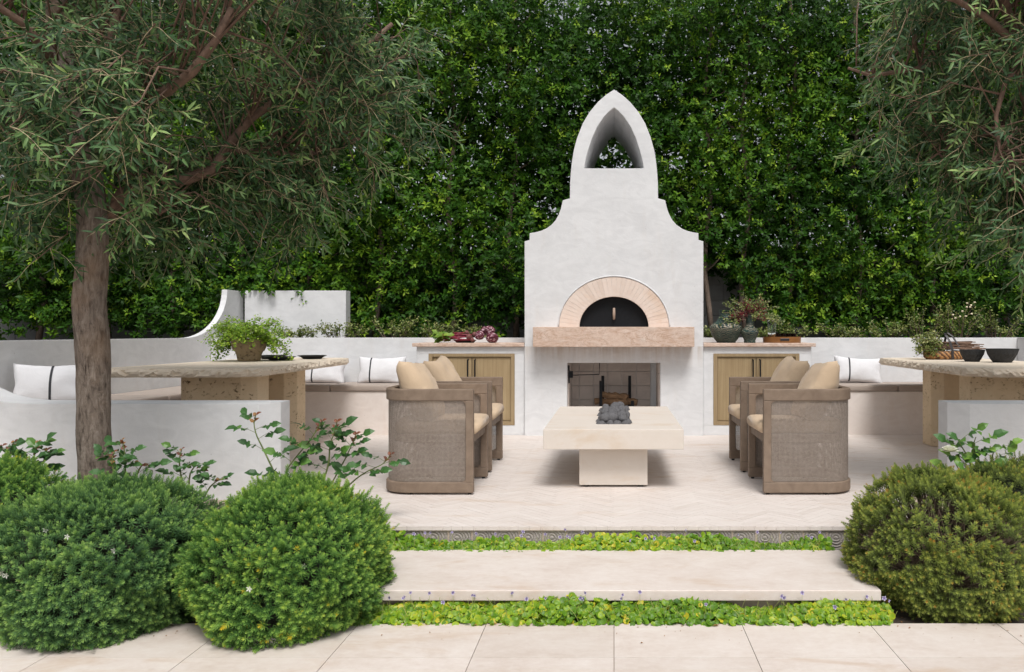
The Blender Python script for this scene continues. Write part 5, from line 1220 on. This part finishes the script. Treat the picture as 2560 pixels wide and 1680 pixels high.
# vases on the right counter
CZ = 0.925
def lathe_thing(name, lab, cat, x, y, z, prof, mat, seg=40, smooth=True, group=None):
    mb = MB().lathe(prof, seg, (0, 0, 0)); o = mb.build(name, mat, smooth=smooth); o.location = (x, y, z); tag(o, lab, cat, group); return o
lathe_thing('glazed_vase', 'big wide bellied green glazed vase next to the fireplace', 'vase', 1.158, 8.06, CZ, [(0, 0), (.095, 0), (.098, .012), (.115, .03), (.145, .075), (.164, .125), (.170, .150), (.171, .162), (.160, .178), (.135, .198), (.108, .218), (.085, .245), (.070, .275), (.064, .30), (.066, .315), (.076, .33), (.078, .337), (.068, .337), (.056, .305), (.06, .27), (.0, .25)], M['vase'])
lathe_thing('glazed_vase', 'slimmer green glazed vase holding red flowers', 'vase', 1.388, 7.98, CZ, [(0, 0), (.058, 0), (.060, .012), (.056, .022), (.068, .05), (.085, .085), (.092, .105), (.091, .115), (.078, .135), (.055, .158), (.042, .175), (.037, .20), (.037, .235), (.041, .255), (.052, .275), (.053, .28), (.046, .28), (.034, .25), (.03, .2), (0, .19)], M['vase'])
bo = thing('bouquet', 'bouquet of dark red flowers and green sprays in the slim vase', 'flowers', (1.388, 7.98, CZ + .24)); sb = MB(); bl = MB(); P = []; Dd = []; TT_ = []; rr = random.Random(77)
for i in range(70):
    a = rr.uniform(0, 6.28); el = rr.uniform(.12, 1.4); L = rr.uniform(.14, .36) * (1.05 - .25 * el / 1.4); d = Vector((math.cos(a) * math.cos(el) * 1.2, math.sin(a) * math.cos(el) * .6, math.sin(el) * .85)); b = Vector((1.388, 7.98, CZ + .24)); pts = [b]
    for k in range(5): d = (d + Vector((0, 0, -.10))).normalized(); pts.append(pts[-1] + d * L / 5)
    sb.tube(pts, [.002] * 6, 3, cap=False); redstem = L < .24
    for k in range(16 if redstem else 34):
        s = (.45 + .55 * rr.random()) * 5; i0 = min(4, int(s)); q = pts[i0].lerp(pts[i0 + 1], s - i0) + Vector((rr.gauss(0, .014), rr.gauss(0, .014), rr.gauss(0, .012)))
        if redstem and rr.random() < .8:
            r = rr.uniform(.005, .0095); bl.lathe([(0, -r), (r * .8, -r * .5), (r, 0), (r * .7, r * .6), (0, r)], 6, tuple(q))
        else: P.append(tuple(q)); Dd.append((rr.gauss(0, .6) + d.x, rr.gauss(0, .6), rr.gauss(.1, .6) + d.z))
P = np.array(P); Dd = norm(np.array(Dd)); m = len(P); nr = norm(np.stack([rng.normal(0, .5, m), -.6 + rng.normal(0, .4, m), np.full(m, .7)], -1))
V, T, tn = scatter(LEAF_SHRUB[0], LEAF_SHRUB[1], frames(Dd, nr, rng.uniform(.014, .028, m)), P, None, np.clip(rng.normal(.62, .2, m), 0, 1)); npmesh('sprays', V, T, M['shrub_leaf'], bo, tn)['kind'] = 'stuff'
bl.build('red_blooms', M['berry'], bo, smooth=True)['kind'] = 'stuff'; sb.build('stems', M['bush_wood'], bo)
# tray with glasses and decanter
tx, ty = 1.73, 8.04; tray = thing('serving_tray', 'oval walnut tray carrying small brown glasses on the right counter', 'tray', (tx, ty, CZ))
def ov(rx, ry, z, n=48): return [(tx + rx * math.cos(2 * math.pi * i / n), ty + ry * math.sin(2 * math.pi * i / n), z) for i in range(n)]
MB().loft([ov(.193, .14, CZ + .001), ov(.195, .142, CZ + .062), ov(.186, .133, CZ + .062), ov(.184, .131, CZ + .012), ov(.02, .02, CZ + .011)]).build('body', M['tray_wood'], tray, smooth=False)
MB().box((tx - .045, ty - .1435, CZ + .022), (tx + .045, ty - .138, CZ + .046)).build('handle_plate', M['steel'], tray, bevel=.002)
k = 0
for j, yy in enumerate((-.05, .03)):
    for i in range(4):
        x = tx - .02 + i * .052 + j * .012 - .02
        if x > tx + .15: continue
        o = lathe_thing('small_glass', f'small brown glass on the walnut tray, {("first", "second", "third", "fourth")[i]} from left in the {"front" if j == 0 else "back"} row', 'glass', x, ty + yy, CZ + .013, [(0, 0), (.022, 0), (.024, .02), (.025, .085), (.023, .085), (.021, .01), (0, .009)], M['brown_glass'], 16, False, 'small glasses on the tray ' + ('front' if j == 0 else 'back')); k += 1
lathe_thing('glass_decanter', 'tall clear glass carafe standing on the walnut tray', 'carafe', tx - .10, ty + .01, CZ + .013, [(0, 0), (.040, 0), (.043, .01), (.044, .10), (.050, .20), (.056, .235), (.054, .236), (.046, .20), (.040, .10), (.038, .012), (0, .011)], M['glass'], 28)
o = MB().tube([(tx - .125, ty + .0, CZ + .03), (tx - .08, ty + .01, CZ + .18), (tx - .045, ty + .02, CZ + .27)], .003, 6).build('stirring_spoon', M['steel']); tag(o, 'thin metal spoon leaning in the glass carafe', 'spoon')
o = MB().box((2.02, 8.95, .93), (2.22, 9.08, 1.09)).build('garden_box', M['black_metal'], bevel=.05, seg=4); tag(o, 'rounded black box standing in the planter behind the tray', 'box')
# beets and radicchio on the left counter
pl = thing('shallow_dish', 'shallow black oval dish under the radicchio on the left counter', 'dish', (-1.55, 8.03, CZ))
MB().loft([[(-1.53 + r * math.cos(2 * math.pi * i / 36), 8.02 + r * .55 * math.sin(2 * math.pi * i / 36), CZ + z) for i in range(36)] for r, z in ((.09, .001), (.118, .03), (.113, .031), (.08, .006))]).build('body', M['black_plate'], pl)
for i, (x, y, z, r, lab) in enumerate(((-1.245, 7.98, .052, .058, 'radicchio head lying at the right end of the left counter'), (-1.285, 8.07, .125, .054, 'topmost radicchio head on the pile'), (-1.345, 8.11, .118, .046, 'radicchio head at the back of the pile'), (-1.375, 7.97, .075, .047, 'radicchio head in the black dish beside the beets'))):
    mb = MB(); ns = 26
    secs = []
    rr = random.Random(i + 3); ph = rr.random() * 6
    for a in range(13):
        t = a / 12; zz = -1.15 + 2.3 * t; rad = math.sin(math.pi * min(1, max(0, t))) ** .6
        secs.append([(zz * r, rad * r * (1 + .10 * math.sin(3 * q + ph + 2 * t) + .05 * math.sin(7 * q - 4 * t)) * math.cos(q), rad * r * (1 + .10 * math.sin(3 * q + ph + 2 * t)) * math.sin(q)) for q in [2 * math.pi * j / ns for j in range(ns)]])
    mb.loft(secs); o = mb.build('radicchio', M['radicchio'], smooth=True); o.location = (x, y, CZ + z); o.rotation_euler = (rr.uniform(0, 6), rr.uniform(-.5, .5), rr.uniform(-1.0, 1.0)); tag(o, lab, 'vegetable', 'radicchio heads')
bb = thing('beet_bunch', 'bunch of beets with red stalks and green leaves lying on the left counter', 'vegetables', (-1.55, 8.0, CZ)); rr = random.Random(12); stx = MB()
for (x, y, z, r) in ((-1.475, 7.94, .062, .032), (-1.43, 8.0, .085, .028), (-1.515, 8.03, .105, .024), (-1.44, 7.93, .032, .022)):
    mb = MB(); mb.lathe([(0, -r * 1.5), (r * .12, -r * 1.2), (r * .55, -r * .75), (r * .95, -.15 * r), (r, .15 * r), (r * .75, .7 * r), (r * .25, .95 * r), (0, r)], 16); o = mb.build('beet', M['beet'], bb, False, smooth=True)
    o.location = Vector((x, y, CZ + z)) - bb.location; o.rotation_euler = (rr.uniform(-.4, .4), R(-75), rr.uniform(-.3, .3))
    for k in range(7):
        e = Vector((x - rr.uniform(.22, .36), y + rr.gauss(-.01, .03), CZ + rr.uniform(.015, .09))); stx.tube([(x - r * .8, y, CZ + z), (x - .12, y + rr.gauss(0, .012), CZ + z * .8 + rr.uniform(-.005, .02)), e], [.005, .004, .003], 5)
        if k < 4:
            for q in range(3):
                Mx = frames(np.array([[-1, rr.gauss(0, .5), rr.gauss(0, .4)]]), np.array([[rr.gauss(0, .4), -.6, .8]]), np.array([rr.uniform(.06, .10)])); me = leaf_meshes('beet_leaf', LEAF_ROSE, M['chard'], (rr.uniform(.1, .9),))[0]
                leaf_obj('beet_leaf', me, Mx[0], e + Vector((rr.uniform(0, .08), rr.gauss(0, .02), rr.uniform(-.0, .02))), bb)
stx.build('stalks', M['beet_stem'], bb, smooth=True)
# a few dry leaves on the paving
rr = random.Random(91)
for i, (x, y, lab) in enumerate(((1235, 1562, 'left of the centre joint'), (1185, 1565, 'at the left end of the lower violets'), (1790, 1566, 'below the right half of the violets'), (1604, 1610, 'small, on the bare paver right of the centre joint'))):
    k_ = (EYE - GZ) / (y - 830); p = Vector(((x - 1535) * k_, k_ * FPX, GZ + .004)); a = rr.uniform(-.3, .3); l = .03 if i < 3 else .012; e1 = Vector((math.cos(a), math.sin(a), 0)) * l; s1 = Vector((-e1.y, e1.x, 0)) * .22
    o = MB().add([p - e1 * .5, p + s1 + Vector((0, 0, .004)), p + e1 * .5 + Vector((0, 0, .002)), p - s1 + Vector((0, 0, .003)), p + Vector((0, 0, -.001))], [(0, 4, 1), (1, 4, 2), (2, 4, 3), (3, 4, 0)]).build('fallen_leaf', M['dry']); tag(o, 'dry brown leaf on the patio, ' + lab, 'leaf', 'fallen leaves')
# leaf litter caught under the bushes and along the patio edge
rr = random.Random(5); lt = MB()
for i in range(420):
    if i % 3: x = rr.choice((rr.uniform(1.2, 2.4), rr.uniform(-2.7, -1.0))); y = rr.uniform(3.34, 3.9); z = -.231
    else: x = rr.choice((rr.uniform(1.15, 2.3), rr.uniform(-2.6, -.9), rr.uniform(-1, 1.2))); y = D_EDGE - abs(rr.gauss(0, .10)); z = GZ + .002
    a = rr.uniform(0, 6.28); l = rr.uniform(.004, .02) * (1 if i % 3 else .7); e1 = Vector((math.cos(a), math.sin(a), rr.uniform(0, .2))) * l; s1 = Vector((-math.sin(a), math.cos(a), 0)) * l * rr.uniform(.12, .3); p = Vector((x, y, z))
    lt.add([p - e1 * .5, p + s1 + Vector((0, 0, .003)), p + e1 * .5 + Vector((0, 0, .001)), p - s1 + Vector((0, 0, .002))], [(0, 1, 2, 3)])
o = lt.build('leaf_litter', M['dry']); tag(o, 'scattered dry leaf bits along the patio edge and under the bushes', kind='stuff')
